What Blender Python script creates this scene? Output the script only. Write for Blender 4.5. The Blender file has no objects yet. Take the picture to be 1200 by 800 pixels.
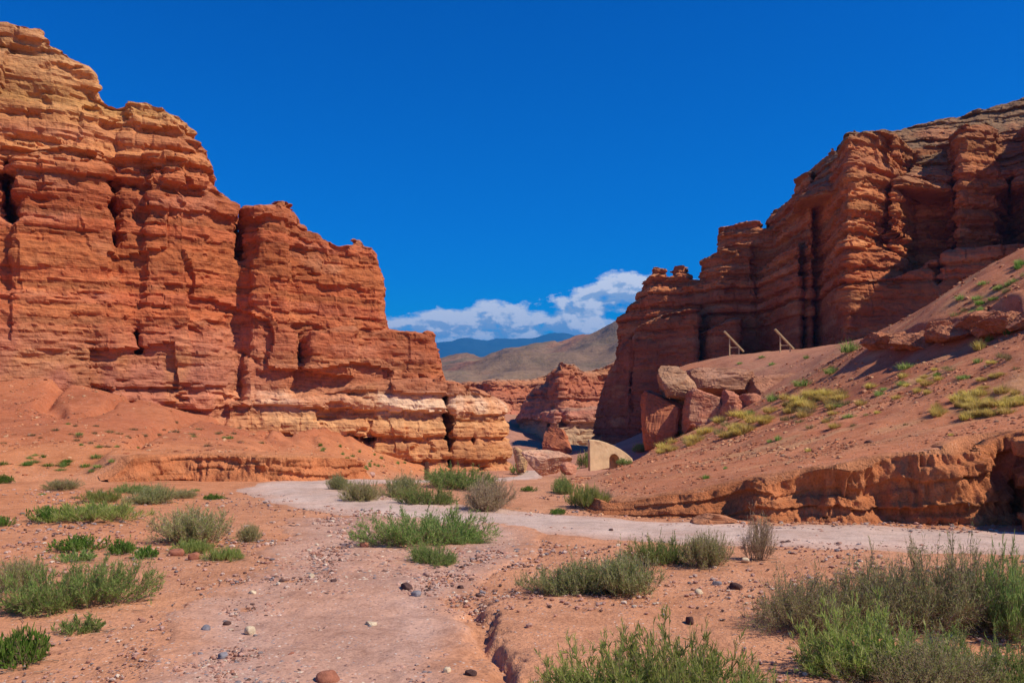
import bpy, math, random
import numpy as np
from mathutils import Vector, Matrix, Euler

R = math.radians
random.seed(7)
scene = bpy.context.scene
COL = scene.collection
F_PX, HZ, CAM_Z = 1000.0, 490.0, 1.7      # focal length in photo pixels, horizon row, eye height

def pt(px, py, d):
    return ((px - 600) / F_PX * d, d, CAM_Z + (HZ - py) / F_PX * d)
def xy(px, d):
    return ((px - 600) / F_PX * d, d)
def zt(py, d):
    return CAM_Z + (HZ - py) / F_PX * d

# ------------------------------------------------------------------ noise
def _h(ix, iy, iz, s):
    n = (ix.astype(np.uint32) * np.uint32(374761393) + iy.astype(np.uint32) * np.uint32(668265263)
         + iz.astype(np.uint32) * np.uint32(2147483647 ^ 0x5bd1e995) + np.uint32((s * 974711 + 12345) & 0xffffffff))
    n = (n ^ (n >> np.uint32(13))) * np.uint32(1274126177)
    n = (n ^ (n >> np.uint32(16))) * np.uint32(2246822519)
    n = n ^ (n >> np.uint32(15))
    return (n & np.uint32(0xffffff)).astype(np.float32) / np.float32(0xffffff)

def vnoise(x, y, z=None, s=0):
    x = np.asarray(x, np.float32); y = np.asarray(y, np.float32)
    if z is None:
        z = np.zeros_like(x)
    z = np.asarray(z, np.float32)
    x, y, z = np.broadcast_arrays(x, y, z)
    fx, fy, fz = np.floor(x), np.floor(y), np.floor(z)
    ix, iy, iz = fx.astype(np.int64), fy.astype(np.int64), fz.astype(np.int64)
    u, v, w = x - fx, y - fy, z - fz
    u = u * u * u * (u * (u * 6 - 15) + 10); v = v * v * v * (v * (v * 6 - 15) + 10); w = w * w * w * (w * (w * 6 - 15) + 10)
    def L(a, b, t): return a + (b - a) * t
    h = lambda a, b, c: _h(ix + a, iy + b, iz + c, s)
    r0 = L(L(h(0,0,0), h(1,0,0), u), L(h(0,1,0), h(1,1,0), u), v)
    r1 = L(L(h(0,0,1), h(1,0,1), u), L(h(0,1,1), h(1,1,1), u), v)
    return L(r0, r1, w) * 2 - 1

def vnoise2(x, y, s=0):
    x = np.asarray(x, np.float32); y = np.asarray(y, np.float32)
    fx, fy = np.floor(x), np.floor(y)
    ix, iy = fx.astype(np.int64), fy.astype(np.int64); iz = np.zeros_like(ix)
    u, v = x - fx, y - fy
    u = u * u * u * (u * (u * 6 - 15) + 10); v = v * v * v * (v * (v * 6 - 15) + 10)
    h = lambda a, b: _h(ix + a, iy + b, iz, s)
    a = h(0,0) + (h(1,0) - h(0,0)) * u
    b = h(0,1) + (h(1,1) - h(0,1)) * u
    return (a + (b - a) * v) * 2 - 1

def fbm2(x, y, o=4, s=0):
    t = 0; a = 1; n = 0
    for i in range(o):
        t = t + a * vnoise2(x * 2 ** i + 13.7 * i, y * 2 ** i - 7.1 * i, s + i); n += a; a *= .5
    return t / n
def fbm3(x, y, z, o=4, s=0):
    t = 0; a = 1; n = 0
    for i in range(o):
        t = t + a * vnoise(x * 2 ** i + 13.7 * i, y * 2 ** i - 7.1 * i, z * 2 ** i + 3.3 * i, s + i); n += a; a *= .5
    return t / n

def voro(x, y, lay, s=0):
    """2-D cell noise with a layer seed: returns F1, F2 and a random value of the nearest cell."""
    x = np.asarray(x, np.float32); y = np.asarray(y, np.float32)
    fx, fy = np.floor(x), np.floor(y)
    f1 = np.full(x.shape, 9, np.float32); f2 = np.full(x.shape, 9, np.float32); rv = np.zeros(x.shape, np.float32)
    lz = lay.astype(np.int64)
    for dx in (-1, 0, 1):
        for dy in (-1, 0, 1):
            ix = (fx + dx).astype(np.int64); iy = (fy + dy).astype(np.int64)
            jx = _h(ix, iy, lz, s); jy = _h(ix, iy, lz, s + 50)
            d = np.hypot(ix + jx - x, iy + jy - y)
            m = d < f1
            f2 = np.where(m, f1, np.minimum(f2, d))
            rv = np.where(m, _h(ix, iy, lz, s + 99), rv)
            f1 = np.where(m, d, f1)
    return f1, f2, rv

def sstep(a, b, x):
    t = np.clip((x - a) / (b - a), 0, 1)
    return t * t * (3 - 2 * t)

# ------------------------------------------------------------------ mesh helpers
def mesh_np(name, V, faces, smooth=False, col=None):
    """V (n,3); faces: (m,k) array, or a list of such arrays."""
    me = bpy.data.meshes.new(name)
    V = np.asarray(V, np.float32)
    if not isinstance(faces, list): faces = [faces]
    faces = [np.asarray(f, np.int32) for f in faces if len(f)]
    me.vertices.add(len(V)); me.vertices.foreach_set('co', V.ravel())
    li = np.concatenate([f.ravel() for f in faces])
    tot = np.concatenate([np.full(len(f), f.shape[1], np.int32) for f in faces])
    st = np.concatenate([[0], np.cumsum(tot)[:-1]]).astype(np.int32)
    me.loops.add(len(li)); me.loops.foreach_set('vertex_index', li)
    me.polygons.add(len(tot)); me.polygons.foreach_set('loop_start', st)
    me.update(calc_edges=True)
    me.polygons.foreach_set('use_smooth', np.full(len(tot), smooth, bool))
    if col is not None: set_col(me, col)
    me.update()
    return me
def set_col(me, col):
    a = me.color_attributes.get('Col') or me.color_attributes.new('Col', 'FLOAT_COLOR', 'POINT')
    c = np.ones((len(me.vertices), 4), np.float32); c[:, :3] = col
    a.data.foreach_set('color', c.ravel())
def link(name, me, mat=None, parent=None, loc=None):
    o = bpy.data.objects.new(name, me); COL.objects.link(o)
    if mat is not None and me is not None:
        if not len(me.materials): me.materials.append(mat)
    if parent is not None: o.parent = parent
    if loc is not None: o.location = loc
    return o
def tag(o, label=None, cat=None, group=None, kind=None):
    if label: o['label'] = label
    if cat: o['category'] = cat
    if group: o['group'] = group
    if kind: o['kind'] = kind
    return o
def empty(name, loc, rz=0):
    o = bpy.data.objects.new(name, None); COL.objects.link(o)
    o.location = loc; o.rotation_euler = (0, 0, rz); o.empty_display_size = .2
    return o
def grid_faces(n, m):
    i = np.arange(n - 1)[:, None] * m + np.arange(m - 1)[None, :]
    i = i.ravel()
    return np.stack([i, i + 1, i + m + 1, i + m], 1)

# ------------------------------------------------------------------ materials
def new_mat(name):
    m = bpy.data.materials.new(name); m.use_nodes = True
    nt = m.node_tree; nt.nodes.clear()
    return m, nt
class NB:
    def __init__(s, nt): s.nt = nt
    def n(s, t, **k):
        nd = s.nt.nodes.new(t)
        for a, v in k.items(): setattr(nd, a, v)
        return nd
    def l(s, a, b): s.nt.links.new(a, b)
    def math(s, op, a, b=None, c=None):
        nd = s.n('ShaderNodeMath', operation=op)
        for i, v in enumerate((a, b, c)):
            if v is None: continue
            if isinstance(v, (int, float)): nd.inputs[i].default_value = v
            else: s.l(v, nd.inputs[i])
        return nd.outputs[0]
    def noise(s, vec, scale, detail=4, rough=.55, dist=0):
        nd = s.n('ShaderNodeTexNoise'); nd.inputs['Scale'].default_value = scale
        nd.inputs['Detail'].default_value = detail; nd.inputs['Roughness'].default_value = rough
        nd.inputs['Distortion'].default_value = dist
        if vec is not None: s.l(vec, nd.inputs['Vector'])
        return nd
    def mix(s, f, a, b, bt='MIX'):
        nd = s.n('ShaderNodeMix', data_type='RGBA', blend_type=bt)
        for i, v in ((0, f), (6, a), (7, b)):
            if isinstance(v, (int, float)): nd.inputs[i].default_value = v
            elif isinstance(v, tuple): nd.inputs[i].default_value = (*v[:3], 1)
            else: s.l(v, nd.inputs[i])
        return nd.outputs[2]
    def ramp(s, f, stops, interp='LINEAR'):
        nd = s.n('ShaderNodeValToRGB'); cr = nd.color_ramp; cr.interpolation = interp
        while len(cr.elements) < len(stops): cr.elements.new(.5)
        for e, (p, c) in zip(cr.elements, stops):
            e.position = p; e.color = (*c, 1) if len(c) == 3 else c
        s.l(f, nd.inputs[0]); return nd.outputs[0]
    def maprange(s, v, a, b, c=0, d=1):
        nd = s.n('ShaderNodeMapRange'); s.l(v, nd.inputs[0])
        for i, q in enumerate((a, b, c, d)): nd.inputs[i + 1].default_value = q
        return nd.outputs[0]

def rock_material(name, scale=1.0, bump=.25, strat=1.0):
    """Uses the strata colour stored per vertex, adds grain, stains and fine bedding."""
    m, nt = new_mat(name); b = NB(nt)
    out = b.n('ShaderNodeOutputMaterial'); p = b.n('ShaderNodeBsdfPrincipled')
    p.inputs['Roughness'].default_value = .92; p.inputs['Specular IOR Level'].default_value = .15
    tc = b.n('ShaderNodeTexCoord'); ob = tc.outputs['Object']
    att = b.n('ShaderNodeVertexColor', layer_name='Col')
    mp = b.n('ShaderNodeMapping'); mp.inputs['Scale'].default_value = (.25, .25, 2.2); b.l(ob, mp.inputs['Vector'])
    bed = b.noise(mp.outputs[0], 1.6 * scale, 5, .6, .6)
    grain = b.noise(ob, 3.5 * scale, 6, .65)
    big = b.noise(ob, .22 * scale, 3, .5)
    c = b.mix(b.maprange(bed.outputs[0], .35, .7, 0, .5 * strat), att.outputs[0], (1.0, .86, .72), 'MULTIPLY')
    c = b.mix(1.0, c, b.ramp(grain.outputs[0], [(.25, (.62, .58, .56)), (.5, (1, 1, 1)), (.78, (1.16, 1.12, 1.08))]), 'MULTIPLY')
    c = b.mix(1.0, c, b.ramp(big.outputs[0], [(.3, (.82, .78, .76)), (.55, (1, 1, 1)), (.75, (1.08, 1.1, 1.1))]), 'MULTIPLY')
    b.l(c, p.inputs['Base Color'])
    mp2 = b.n('ShaderNodeMapping'); mp2.inputs['Scale'].default_value = (.5, .5, 6.0); b.l(ob, mp2.inputs['Vector'])
    bed2 = b.noise(mp2.outputs[0], 1.5 * scale, 5, .65, .4)
    c = b.mix(1.0, c, b.ramp(bed2.outputs[0], [(.30, (.66, .60, .58)), (.44, (1, 1, 1)), (.7, (1.07, 1.05, 1.03))]), 'MULTIPLY')
    b.l(c, p.inputs['Base Color'])
    h = b.math('ADD', b.math('ADD', b.math('MULTIPLY', bed.outputs[0], .45), b.math('MULTIPLY', grain.outputs[0], .40)), b.math('MULTIPLY', bed2.outputs[0], .40))
    bp = b.n('ShaderNodeBump'); bp.inputs['Strength'].default_value = 1.0; bp.inputs['Distance'].default_value = bump
    b.l(h, bp.inputs['Height']); b.l(bp.outputs[0], p.inputs['Normal'])
    b.l(p.outputs[0], out.inputs[0])
    return m

def earth_material(name, scale=1.0, bump=.04, pebble=0.0):
    m, nt = new_mat(name); b = NB(nt)
    out = b.n('ShaderNodeOutputMaterial'); p = b.n('ShaderNodeBsdfPrincipled')
    p.inputs['Roughness'].default_value = .95; p.inputs['Specular IOR Level'].default_value = .1
    tc = b.n('ShaderNodeTexCoord'); ob = tc.outputs['Object']
    att = b.n('ShaderNodeVertexColor', layer_name='Col')
    big = b.noise(ob, .5 * scale, 4, .6)
    mid = b.noise(ob, 3.5 * scale, 5, .65)
    fine = b.noise(ob, 28 * scale, 4, .7)
    c = b.mix(1.0, att.outputs[0], b.ramp(big.outputs[0], [(.28, (.80, .76, .74)), (.52, (1, 1, 1)), (.75, (1.10, 1.10, 1.10))]), 'MULTIPLY')
    c = b.mix(1.0, c, b.ramp(mid.outputs[0], [(.28, (.74, .70, .68)), (.5, (1, 1, 1)), (.75, (1.12, 1.10, 1.08))]), 'MULTIPLY')
    c = b.mix(1.0, c, b.ramp(fine.outputs[0], [(.25, (.72, .68, .66)), (.5, (1, 1, 1)), (.78, (1.18, 1.16, 1.14))]), 'MULTIPLY')
    h = b.math('ADD', b.math('MULTIPLY', mid.outputs[0], 1.0), b.math('MULTIPLY', fine.outputs[0], .35))
    if pebble:
        vo = b.n('ShaderNodeTexVoronoi'); vo.inputs['Scale'].default_value = 34; b.l(ob, vo.inputs['Vector'])
        sp = b.n('ShaderNodeSeparateColor'); b.l(vo.outputs['Color'], sp.inputs[0])
        keep = b.math('MULTIPLY', b.math('GREATER_THAN', sp.outputs[0], .62), b.math('LESS_THAN', vo.outputs['Distance'], .36))
        keep = b.math('MULTIPLY', keep, b.maprange(mid.outputs[0], .42, .56, 0, 1))
        pc = b.ramp(sp.outputs[1], [(0, (.16, .09, .075)), (.3, (.42, .24, .18)), (.55, (.30, .25, .25)), (.75, (.62, .46, .36)), (1, (.75, .62, .5))])
        c = b.mix(b.math('MULTIPLY', keep, pebble), c, pc)
        h = b.math('ADD', h, b.math('MULTIPLY', keep, .45))
    b.l(c, p.inputs['Base Color'])
    bp = b.n('ShaderNodeBump'); bp.inputs['Strength'].default_value = 1.0; bp.inputs['Distance'].default_value = bump
    b.l(h, bp.inputs['Height']); b.l(bp.outputs[0], p.inputs['Normal'])
    b.l(p.outputs[0], out.inputs[0])
    return m

def leaf_material(name, stops, trans=.5, big=0.0):
    m, nt = new_mat(name); b = NB(nt)
    out = b.n('ShaderNodeOutputMaterial')
    g = b.n('ShaderNodeNewGeometry')
    c = b.ramp(g.outputs['Random Per Island'], stops)
    oi = b.n('ShaderNodeObjectInfo')
    hv = b.n('ShaderNodeHueSaturation'); b.l(c, hv.inputs['Color'])
    b.l(b.maprange(oi.outputs['Random'], 0, 1, .485, .51), hv.inputs['Hue'])
    b.l(b.maprange(oi.outputs['Random'], 0, 1, .85, 1.15), hv.inputs['Value'])
    d = b.n('ShaderNodeBsdfDiffuse'); b.l(hv.outputs[0], d.inputs[0])
    t = b.n('ShaderNodeBsdfTranslucent'); b.l(hv.outputs[0], t.inputs[0])
    mx = b.n('ShaderNodeMixShader'); mx.inputs[0].default_value = trans
    b.l(d.outputs[0], mx.inputs[1]); b.l(t.outputs[0], mx.inputs[2]); b.l(mx.outputs[0], out.inputs[0])
    return m

def plain_material(name, c, rough=.8, var=.25, scale=8.0, stretch=None, bump=.01):
    m, nt = new_mat(name); b = NB(nt)
    out = b.n('ShaderNodeOutputMaterial'); p = b.n('ShaderNodeBsdfPrincipled')
    p.inputs['Roughness'].default_value = rough; p.inputs['Specular IOR Level'].default_value = .2
    tc = b.n('ShaderNodeTexCoord'); v = tc.outputs['Object']
    if stretch:
        mp = b.n('ShaderNodeMapping'); mp.inputs['Scale'].default_value = stretch; b.l(v, mp.inputs['Vector']); v = mp.outputs[0]
    n = b.noise(v, scale, 6, .65)
    k0 = tuple(x * (1 - var) for x in c); k1 = tuple(min(1, x * (1 + var)) for x in c)
    b.l(b.ramp(n.outputs[0], [(.3, k0), (.5, c), (.7, k1)]), p.inputs['Base Color'])
    bp = b.n('ShaderNodeBump'); bp.inputs['Distance'].default_value = bump; b.l(n.outputs[0], bp.inputs['Height']); b.l(bp.outputs[0], p.inputs['Normal'])
    b.l(p.outputs[0], out.inputs[0])
    return m

M_rock = rock_material('red_sandstone')
M_far = rock_material('far_sandstone', .35, .6)
M_earth = earth_material('red_earth', 1.0, .035, .8)
M_bank = earth_material('bank_earth', 1.0, .09)
M_track = earth_material('track_gravel', 1.0, .02, 1.0)
M_road = earth_material('road_gravel', 1.3, .012, .35)
M_hill = earth_material('hill_earth', .006, 3.0)

# ------------------------------------------------------------------ terrain heights
class TPS:
    def __init__(s, P, lam=.02):
        P = np.array(P, float); s.c = P[:, :2] / 20.0
        n = len(P); K = s._k(s.c, s.c) + lam * np.eye(n)
        A = np.zeros((n + 3, n + 3)); A[:n, :n] = K; A[:n, n] = 1; A[:n, n + 1:] = s.c; A[n, :n] = 1; A[n + 1:, :n] = s.c.T
        s.w = np.linalg.solve(A, np.concatenate([P[:, 2], [0, 0, 0]]))
    def _k(s, a, b):
        r2 = ((a[:, None, :] - b[None, :, :]) ** 2).sum(-1) + 1e-9
        return .5 * r2 * np.log(r2)
    def __call__(s, x, y):
        sh = np.shape(x); q = np.stack([np.ravel(x), np.ravel(y)], 1) / 20.0
        out = np.empty(len(q))
        for i in range(0, len(q), 60000):
            c = q[i:i + 60000]
            out[i:i + 60000] = s._k(c, s.c) @ s.w[:-3] + s.w[-3] + c @ s.w[-2:]
        return out.reshape(sh)

def poly_sd(poly, x, y):
    """Signed distance to a closed 2-D polygon, negative inside."""
    x = np.asarray(x, np.float32); y = np.asarray(y, np.float32)
    d = np.full(x.shape, 1e9, np.float32); ins = np.zeros(x.shape, bool)
    n = len(poly)
    for i in range(n):
        ax, ay = poly[i]; bx, by = poly[(i + 1) % n]
        ex, ey = bx - ax, by - ay
        wx, wy = x - ax, y - ay
        t = np.clip((wx * ex + wy * ey) / (ex * ex + ey * ey + 1e-12), 0, 1)
        d = np.minimum(d, (wx - ex * t) ** 2 + (wy - ey * t) ** 2)
        c = ((ay > y) != (by > y)) & (x < ex * (y - ay) / (ey if abs(ey) > 1e-9 else 1e-9) + ax)
        ins ^= c
    d = np.sqrt(d)
    return np.where(ins, -d, d)

low_pts = [(-40,-20,0.1),(0,-20,0),(40,-20,.2),(-18,0,.1),(0,0,0),(18,0,0),(-8,6,0),(8,6,0),(0,6,0),(-16,12,.1),(-8,12,0),(0,12,0),(8,12,0),(18,12,0),
           (-6,18,0),(0,17,0),(4,17,-.02),(-3,22,0),(3,22,-.1),(-6,24,0),(14,14,0),(-14,20,.2)]
low_pts += [pt(590,550,48), pt(500,556,48), pt(430,562,30), pt(560,560,36), pt(640,558,42), pt(615,560,46), pt(640,553,60), pt(640,533,105),
            pt(612,522,112), pt(690,530,100), pt(720,520,90), pt(770,500,92), pt(600,503,165), pt(560,474,205), pt(520,466,225), pt(660,531,150), pt(690,536,150), pt(720,536,140), pt(630,505,175), pt(640,500,200), (60,200,0), (-60,120,2), (-60,260,12), (0,280,10), (80,280,10)]
A_pts = [(-30,5,.35),(-20,14,.5), pt(-250,525,20), pt(-100,527,21.5), pt(0,527,22.5), pt(100,532,23), pt(200,533,23.5), pt(330,527,24.5), pt(390,533,26), pt(430,553,28),
         pt(450,560,31), pt(0,494,31.5), pt(100,492,33), pt(250,502,36), pt(350,515,38), pt(430,540,41), pt(0,456,40), pt(60,466,41), pt(148,438,42), pt(190,462,43.5), pt(235,476,44.5), pt(288,462,46), pt(330,484,47.5),
         pt(400,508,49.3), pt(440,531,50.3), pt(510,553,51.5), pt(0,432,44), pt(150,418,46), pt(290,448,49), pt(230,455,48), pt(-200,445,40), pt(-350,435,37), (-36,60,7), (-15,75,7)]
R_pts = [pt(690,599,15.2), pt(760,589,15), pt(850,571,14.8), pt(950,546,14.6), pt(1050,531,14.5), pt(1200,515,14.3), pt(1350,500,13.8), pt(1600,480,13),
         pt(1200,290,35), pt(1130,345,42), pt(1050,384,52), pt(1000,400,63), pt(960,408,70), pt(930,411,74), pt(860,414,76), pt(815,428,71), pt(790,455,67),
         pt(672,570,24), pt(690,556,32), pt(740,541,42), pt(757,531,52), pt(800,508,50), pt(850,490,49), pt(910,462,49),
         pt(840,535,23), pt(900,510,24), pt(1000,458,32), pt(1100,436,27), pt(1200,405,22), pt(1000,500,21), pt(1100,474,21), pt(1400,330,24), pt(1600,250,35),
         pt(950,560,14.6), (42,76,9.6),(34,80,9.2),(28,92,6),(18,108,0.5),(60,64,15),(60,90,12)]
Lf, Af, Rf = TPS(low_pts), TPS(A_pts), TPS(R_pts)

bank_line = [xy(1700,11.0), xy(1400,11.6), xy(1290,12.2), xy(1238,12.7), xy(1216,13.3), xy(1200,14.4), xy(1172,14.6), xy(1158,14.0), xy(1100,13.75), xy(1040,14.0), xy(990,13.8),
             xy(940,14.15), xy(890,14.0), xy(860,14.5), xy(800,14.6), xy(740,15.0), xy(700,15.3), xy(682,16.4)]
R_poly = bank_line + [xy(672,19), xy(668,25), xy(688,34), xy(730,42), xy(750,52), xy(760,62), xy(765,80), xy(770,140), xy(1700,140), xy(1900,60)]
scarp_line = [xy(-300,19.3), xy(-60,20.6), xy(60,21.3), xy(150,21.6), xy(230,22.6), xy(300,22.4), xy(360,23.3), xy(400,24.2), xy(432,26.5)]
A_poly = [(-40,8)] + scarp_line + [xy(470,31), xy(500,40), xy(520,52), xy(560,56), xy(560,80), (-70,80), (-70,8)]

def ground_base(x, y):
    x = np.asarray(x, float); y = np.asarray(y, float)
    L = Lf(x, y)
    dR = -poly_sd(R_poly, x, y) - .45
    dA = -poly_sd(A_poly, x, y) - .3
    rr = Rf(x, y); aa = Af(x, y)
    g = np.maximum(L, np.where(dR > 0, np.minimum(rr, L + 5 * dR), -1e9))
    g = np.maximum(g, np.where(dA > 0, np.minimum(aa, L + (.25 + 2.0 * sstep(-11.5, -9, x)) * dA), -1e9))
    far = sstep(230, 330, np.hypot(x, y))
    g = g * (1 - far) + far * 2.0
    g = np.where(np.hypot(x, y) > 700, np.minimum(g, 2), g)
    return g, np.clip(dR, 0, 9), np.clip(dA, 0, 9)

rut = [xy(563,8.2), xy(570,7.5), xy(574,7.0), xy(584,6.5), xy(598,6.0), xy(602,5.5), xy(612,4.9), xy(640,4.2), (.35,3.4)]
def seg_info(line, x, y):
    best = np.full(np.shape(x), 1e9); side = np.zeros(np.shape(x)); tt = np.zeros(np.shape(x)); acc = 0
    for (ax, ay), (bx, by) in zip(line[:-1], line[1:]):
        ex, ey = bx - ax, by - ay; L2 = ex * ex + ey * ey
        t = np.clip(((x - ax) * ex + (y - ay) * ey) / L2, 0, 1)
        d = np.hypot(x - ax - ex * t, y - ay - ey * t)
        s = np.sign(ex * (y - ay) - ey * (x - ax))
        m = d < best
        best = np.where(m, d, best); side = np.where(m, s, side); tt = np.where(m, acc + t * math.sqrt(L2), tt)
        acc += math.sqrt(L2)
    return best, side, tt, acc

LEDGE = []
def ledge_rise(x, y):
    if not LEDGE: return 0.0
    d, s, t, acc = seg_info(LEDGE, x, y)
    o = d * s - .45 + .15 * vnoise2(x * 1.3, y * 1.3, 7)
    return (.55 + .35 * vnoise2(x / 1.7, y / 1.7, 8)) * sstep(0, .25, o) * np.exp(-np.clip(o, 0, 99) / 5.0) * sstep(0, 2.5, t) * sstep(0, 1.5, acc - t)
def ground_h(x, y):
    x = np.asarray(x, float); y = np.asarray(y, float)
    g, dR, dA = ground_base(x, y)
    r = np.hypot(x, y)
    amp = sstep(1.0, 6, dR) * .22 + sstep(.5, 5, dA) * .30
    g = g + amp * fbm2(x / 2.6, y / 2.6, 4, 3) + sstep(60, 120, r) * 1.0 * fbm2(x / 14, y / 14, 4, 5) * (r < 400)
    g = g + .035 * fbm2(x / 1.1, y / 1.1, 4, 9) + .012 * fbm2(x / .25, y / .25, 3, 11) * (r < 40)
    g = g + ledge_rise(x, y)
    # small gully on the slope under the upper outcrop; washed rills on the left talus
    rill = np.abs(fbm2(x / 3.2 + .08 * y, y / 14, 3, 21))
    g = g - sstep(2, 9, dA) * .45 * (1 - sstep(0, .22, rill))
    # rut beside the track: ground on its right stands a hand's width higher
    d, s, t, acc = seg_info(rut, x, y)
    jag = .10 * vnoise2(x * 6, y * 6, 4) + .05 * vnoise2(x * 17, y * 17, 5)
    near = sstep(1.6, .2, d) * sstep(0, .6, t)
    off = d * s + jag            # positive on the left of the direction of travel
    g = g + near * .065 * sstep(-.05, .07, off) - .06 * sstep(.16, .02, np.abs(off + .06)) * sstep(0.1, .8, t) * (d < 1)
    return g

def ground_z(x, y):
    return float(ground_h(np.array([x]), np.array([y]))[0])

_dd = 3.0 * 1.006 ** np.arange(640)
def hit(px, py):
    x = (px - 600) / F_PX * _dd; z = CAM_Z + (HZ - py) / F_PX * _dd
    g = ground_h(x, _dd)
    m = np.nonzero(g >= z)[0]
    k = m[0] if len(m) else 300
    return x[k], _dd[k], g[k]
_l = [hit(a, b_)[:2] for a, b_ in ((1020,414),(1045,408),(1075,408),(1100,402),(1130,400),(1160,392),(1190,388),(1225,380),(1270,372),(1330,360))]
LEDGE.extend(_l)

# colour zones of the bare earth
C_sand = np.array([.555, .26, .138]); C_red = np.array([.45, .145, .066]); C_oran = np.array([.58, .215, .085])
C_slope = np.array([.53, .195, .088]); C_pink = np.array([.50, .30, .215]); C_floor = np.array([.52, .24, .15]); C_far = np.array([.42, .20, .13])
def ground_col(x, y):
    g, dR, dA = ground_base(x, y)
    n = fbm2(x / 2.5, y / 2.5, 4, 31); n2 = fbm2(x / .7, y / .7, 3, 33)
    c = np.empty(x.shape + (3,)); c[:] = C_sand
    def blend(w, col):
        nonlocal c
        w = np.clip(w, 0, 1)[..., None]; c = c * (1 - w) + w * col
    blend(sstep(-2, -9, x) * .55 + .25 * n, C_oran)
    blend(sstep(2, 4, x) * sstep(10, 8.5, y) * (.5 + .6 * n), C_oran)
    blend(sstep(.2, 1.2, dA) * (.75 + .3 * n), C_oran)
    blend(sstep(2.5, 8, dA) * (.9 + .4 * n), C_red)
    blend(sstep(.1, .8, dR) * (.9 + .4 * n2), C_slope)
    blend(sstep(.5, 4, dR) * sstep(.1, .5, fbm2(x / 3, y / 1.2, 3, 41)) * .8, np.array([.58, .30, .14]))
    blend(sstep(.5, 4, dR) * sstep(.1, .6, fbm2(x / 4 + 9, y / 2, 3, 43)) * .7, np.array([.42, .13, .06]))
    blend(sstep(2.0, 7, dR) * sstep(40, 60, y) * .5, np.array([.40, .20, .13]))
    blend(sstep(30, 60, y) * (dR < .3) * (dA < .3), C_floor)
    blend(sstep(65, 110, y) * (dR < .3) * (.8 + .3 * n), C_far)
    blend(sstep(80, 120, y) * sstep(.15, .5, fbm2(x / 9, y / 9, 3, 51)) * .8, np.array([.24, .20, .10]))
    return c

# polar sheet round the viewer, out to the horizon
ang = np.concatenate([np.linspace(-180, -46, 36), np.arange(-45.8, 46, .17), np.linspace(46.2, 180, 36)[:-1]])
ang = np.radians(ang)
rad = [0.0, .8]
while rad[-1] < 5000:
    rr = rad[-1]; rad.append(rr * (1.0075 if 4 < rr < 60 else 1.02 if rr < 400 else 1.15))
rad = np.array(rad)
RR, AA = np.meshgrid(rad, ang, indexing='ij')
GX, GY = RR * np.sin(AA), RR * np.cos(AA)
GZ = ground_h(GX, GY)
gv = np.stack([GX, GY, GZ], -1).reshape(-1, 3)
gf = grid_faces(len(rad), len(ang))
na = len(ang); i = np.arange(len(rad) - 1) * na
gf = np.concatenate([gf, np.stack([i + na - 1, i, i + na, i + 2 * na - 1], 1)])[:, ::-1]
gme = mesh_np('ground', gv, gf, True, ground_col(GX, GY).reshape(-1, 3))
tag(link('ground', gme, M_earth), 'reddish sandy canyon ground with talus slopes rising to both cliffs', 'ground', kind='structure')

# ------------------------------------------------------------------ road and track
def smooth_line(P, n, it=0):
    P = np.array(P, float)
    d = np.concatenate([[0], np.cumsum(np.hypot(*np.diff(P[:, :2], axis=0).T))])
    t = np.linspace(0, d[-1], n)
    # Catmull-Rom through the points
    out = np.empty((n, P.shape[1]))
    for k in range(n):
        i = min(max(np.searchsorted(d, t[k], 'right') - 1, 0), len(P) - 2)
        u = (t[k] - d[i]) / (d[i + 1] - d[i])
        p0, p1, p2, p3 = P[max(i - 1, 0)], P[i], P[i + 1], P[min(i + 2, len(P) - 1)]
        out[k] = .5 * (2 * p1 + (p2 - p0) * u + (2 * p0 - 5 * p1 + 4 * p2 - p3) * u * u + (3 * p1 - p0 - 3 * p2 + p3) * u ** 3)
    return out

C_road = np.array([.55, .40, .315])
rc = smooth_line([xy(2000,10.4), xy(1500,11.1), xy(1200,11.75), xy(1000,12.2), xy(800,12.9), xy(640,13.95), xy(520,15.2), xy(440,16.6), xy(378,18.2), xy(350,19.9),
                  xy(356,21.5), xy(392,22.7), xy(450,23.8), xy(530,25.5), xy(590,30), xy(612,38), xy(622,48), xy(628,60)], 700)
tn = np.gradient(rc, axis=0); tn /= np.linalg.norm(tn, axis=1)[:, None]
nn = np.stack([-tn[:, 1], tn[:, 0]], 1)
W = 34
cc = np.linspace(-1, 1, W)
arc = np.arange(700)[:, None] * .12
hw = np.interp(np.arange(700), [0, 250, 420, 520, 600, 699], [1.4, 1.4, 1.05, .72, .75, .7])[:, None]
hwj = hw * (1 + .13 * vnoise2(arc * .9 + 0 * cc, np.sign(cc)[None, :] * 3 + 0 * arc, 77))
RX = rc[:, :1] + nn[:, :1] * cc * hwj * 1.12; RY = rc[:, 1:2] + nn[:, 1:2] * cc * hwj * 1.12
RZ = ground_h(RX, RY)
prof = .03 - .075 * np.abs(cc) ** 4
ruts = -.018 * (np.exp(-((np.abs(cc) - .48) / .13) ** 2))
RZ = RZ + prof + ruts + .006 * fbm2(RX * 3, RY * 3, 3, 61)
trackw = np.exp(-((np.abs(cc) - .48) / .2) ** 2)[None, :] * (.7 + .3 * vnoise2(arc, 0 * arc + 4, 5))
edge = np.clip(np.abs(cc) ** 2.8 * 1.0 + .30 * fbm2(RX * 1.6, RY * 1.6, 3, 67), 0, 1)[..., None]
rcol = C_road * (1 - edge) + (C_pink * .5 + C_sand * .5) * edge
rcol = rcol * (1 + .14 * trackw[..., None])
link_road = link('road', mesh_np('road', np.stack([RX, RY, RZ], -1).reshape(-1, 3), grid_faces(700, W), True, rcol.reshape(-1, 3)), M_road)
tag(link_road, 'pale gravel road bending through the canyon', 'road', kind='structure')

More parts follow.
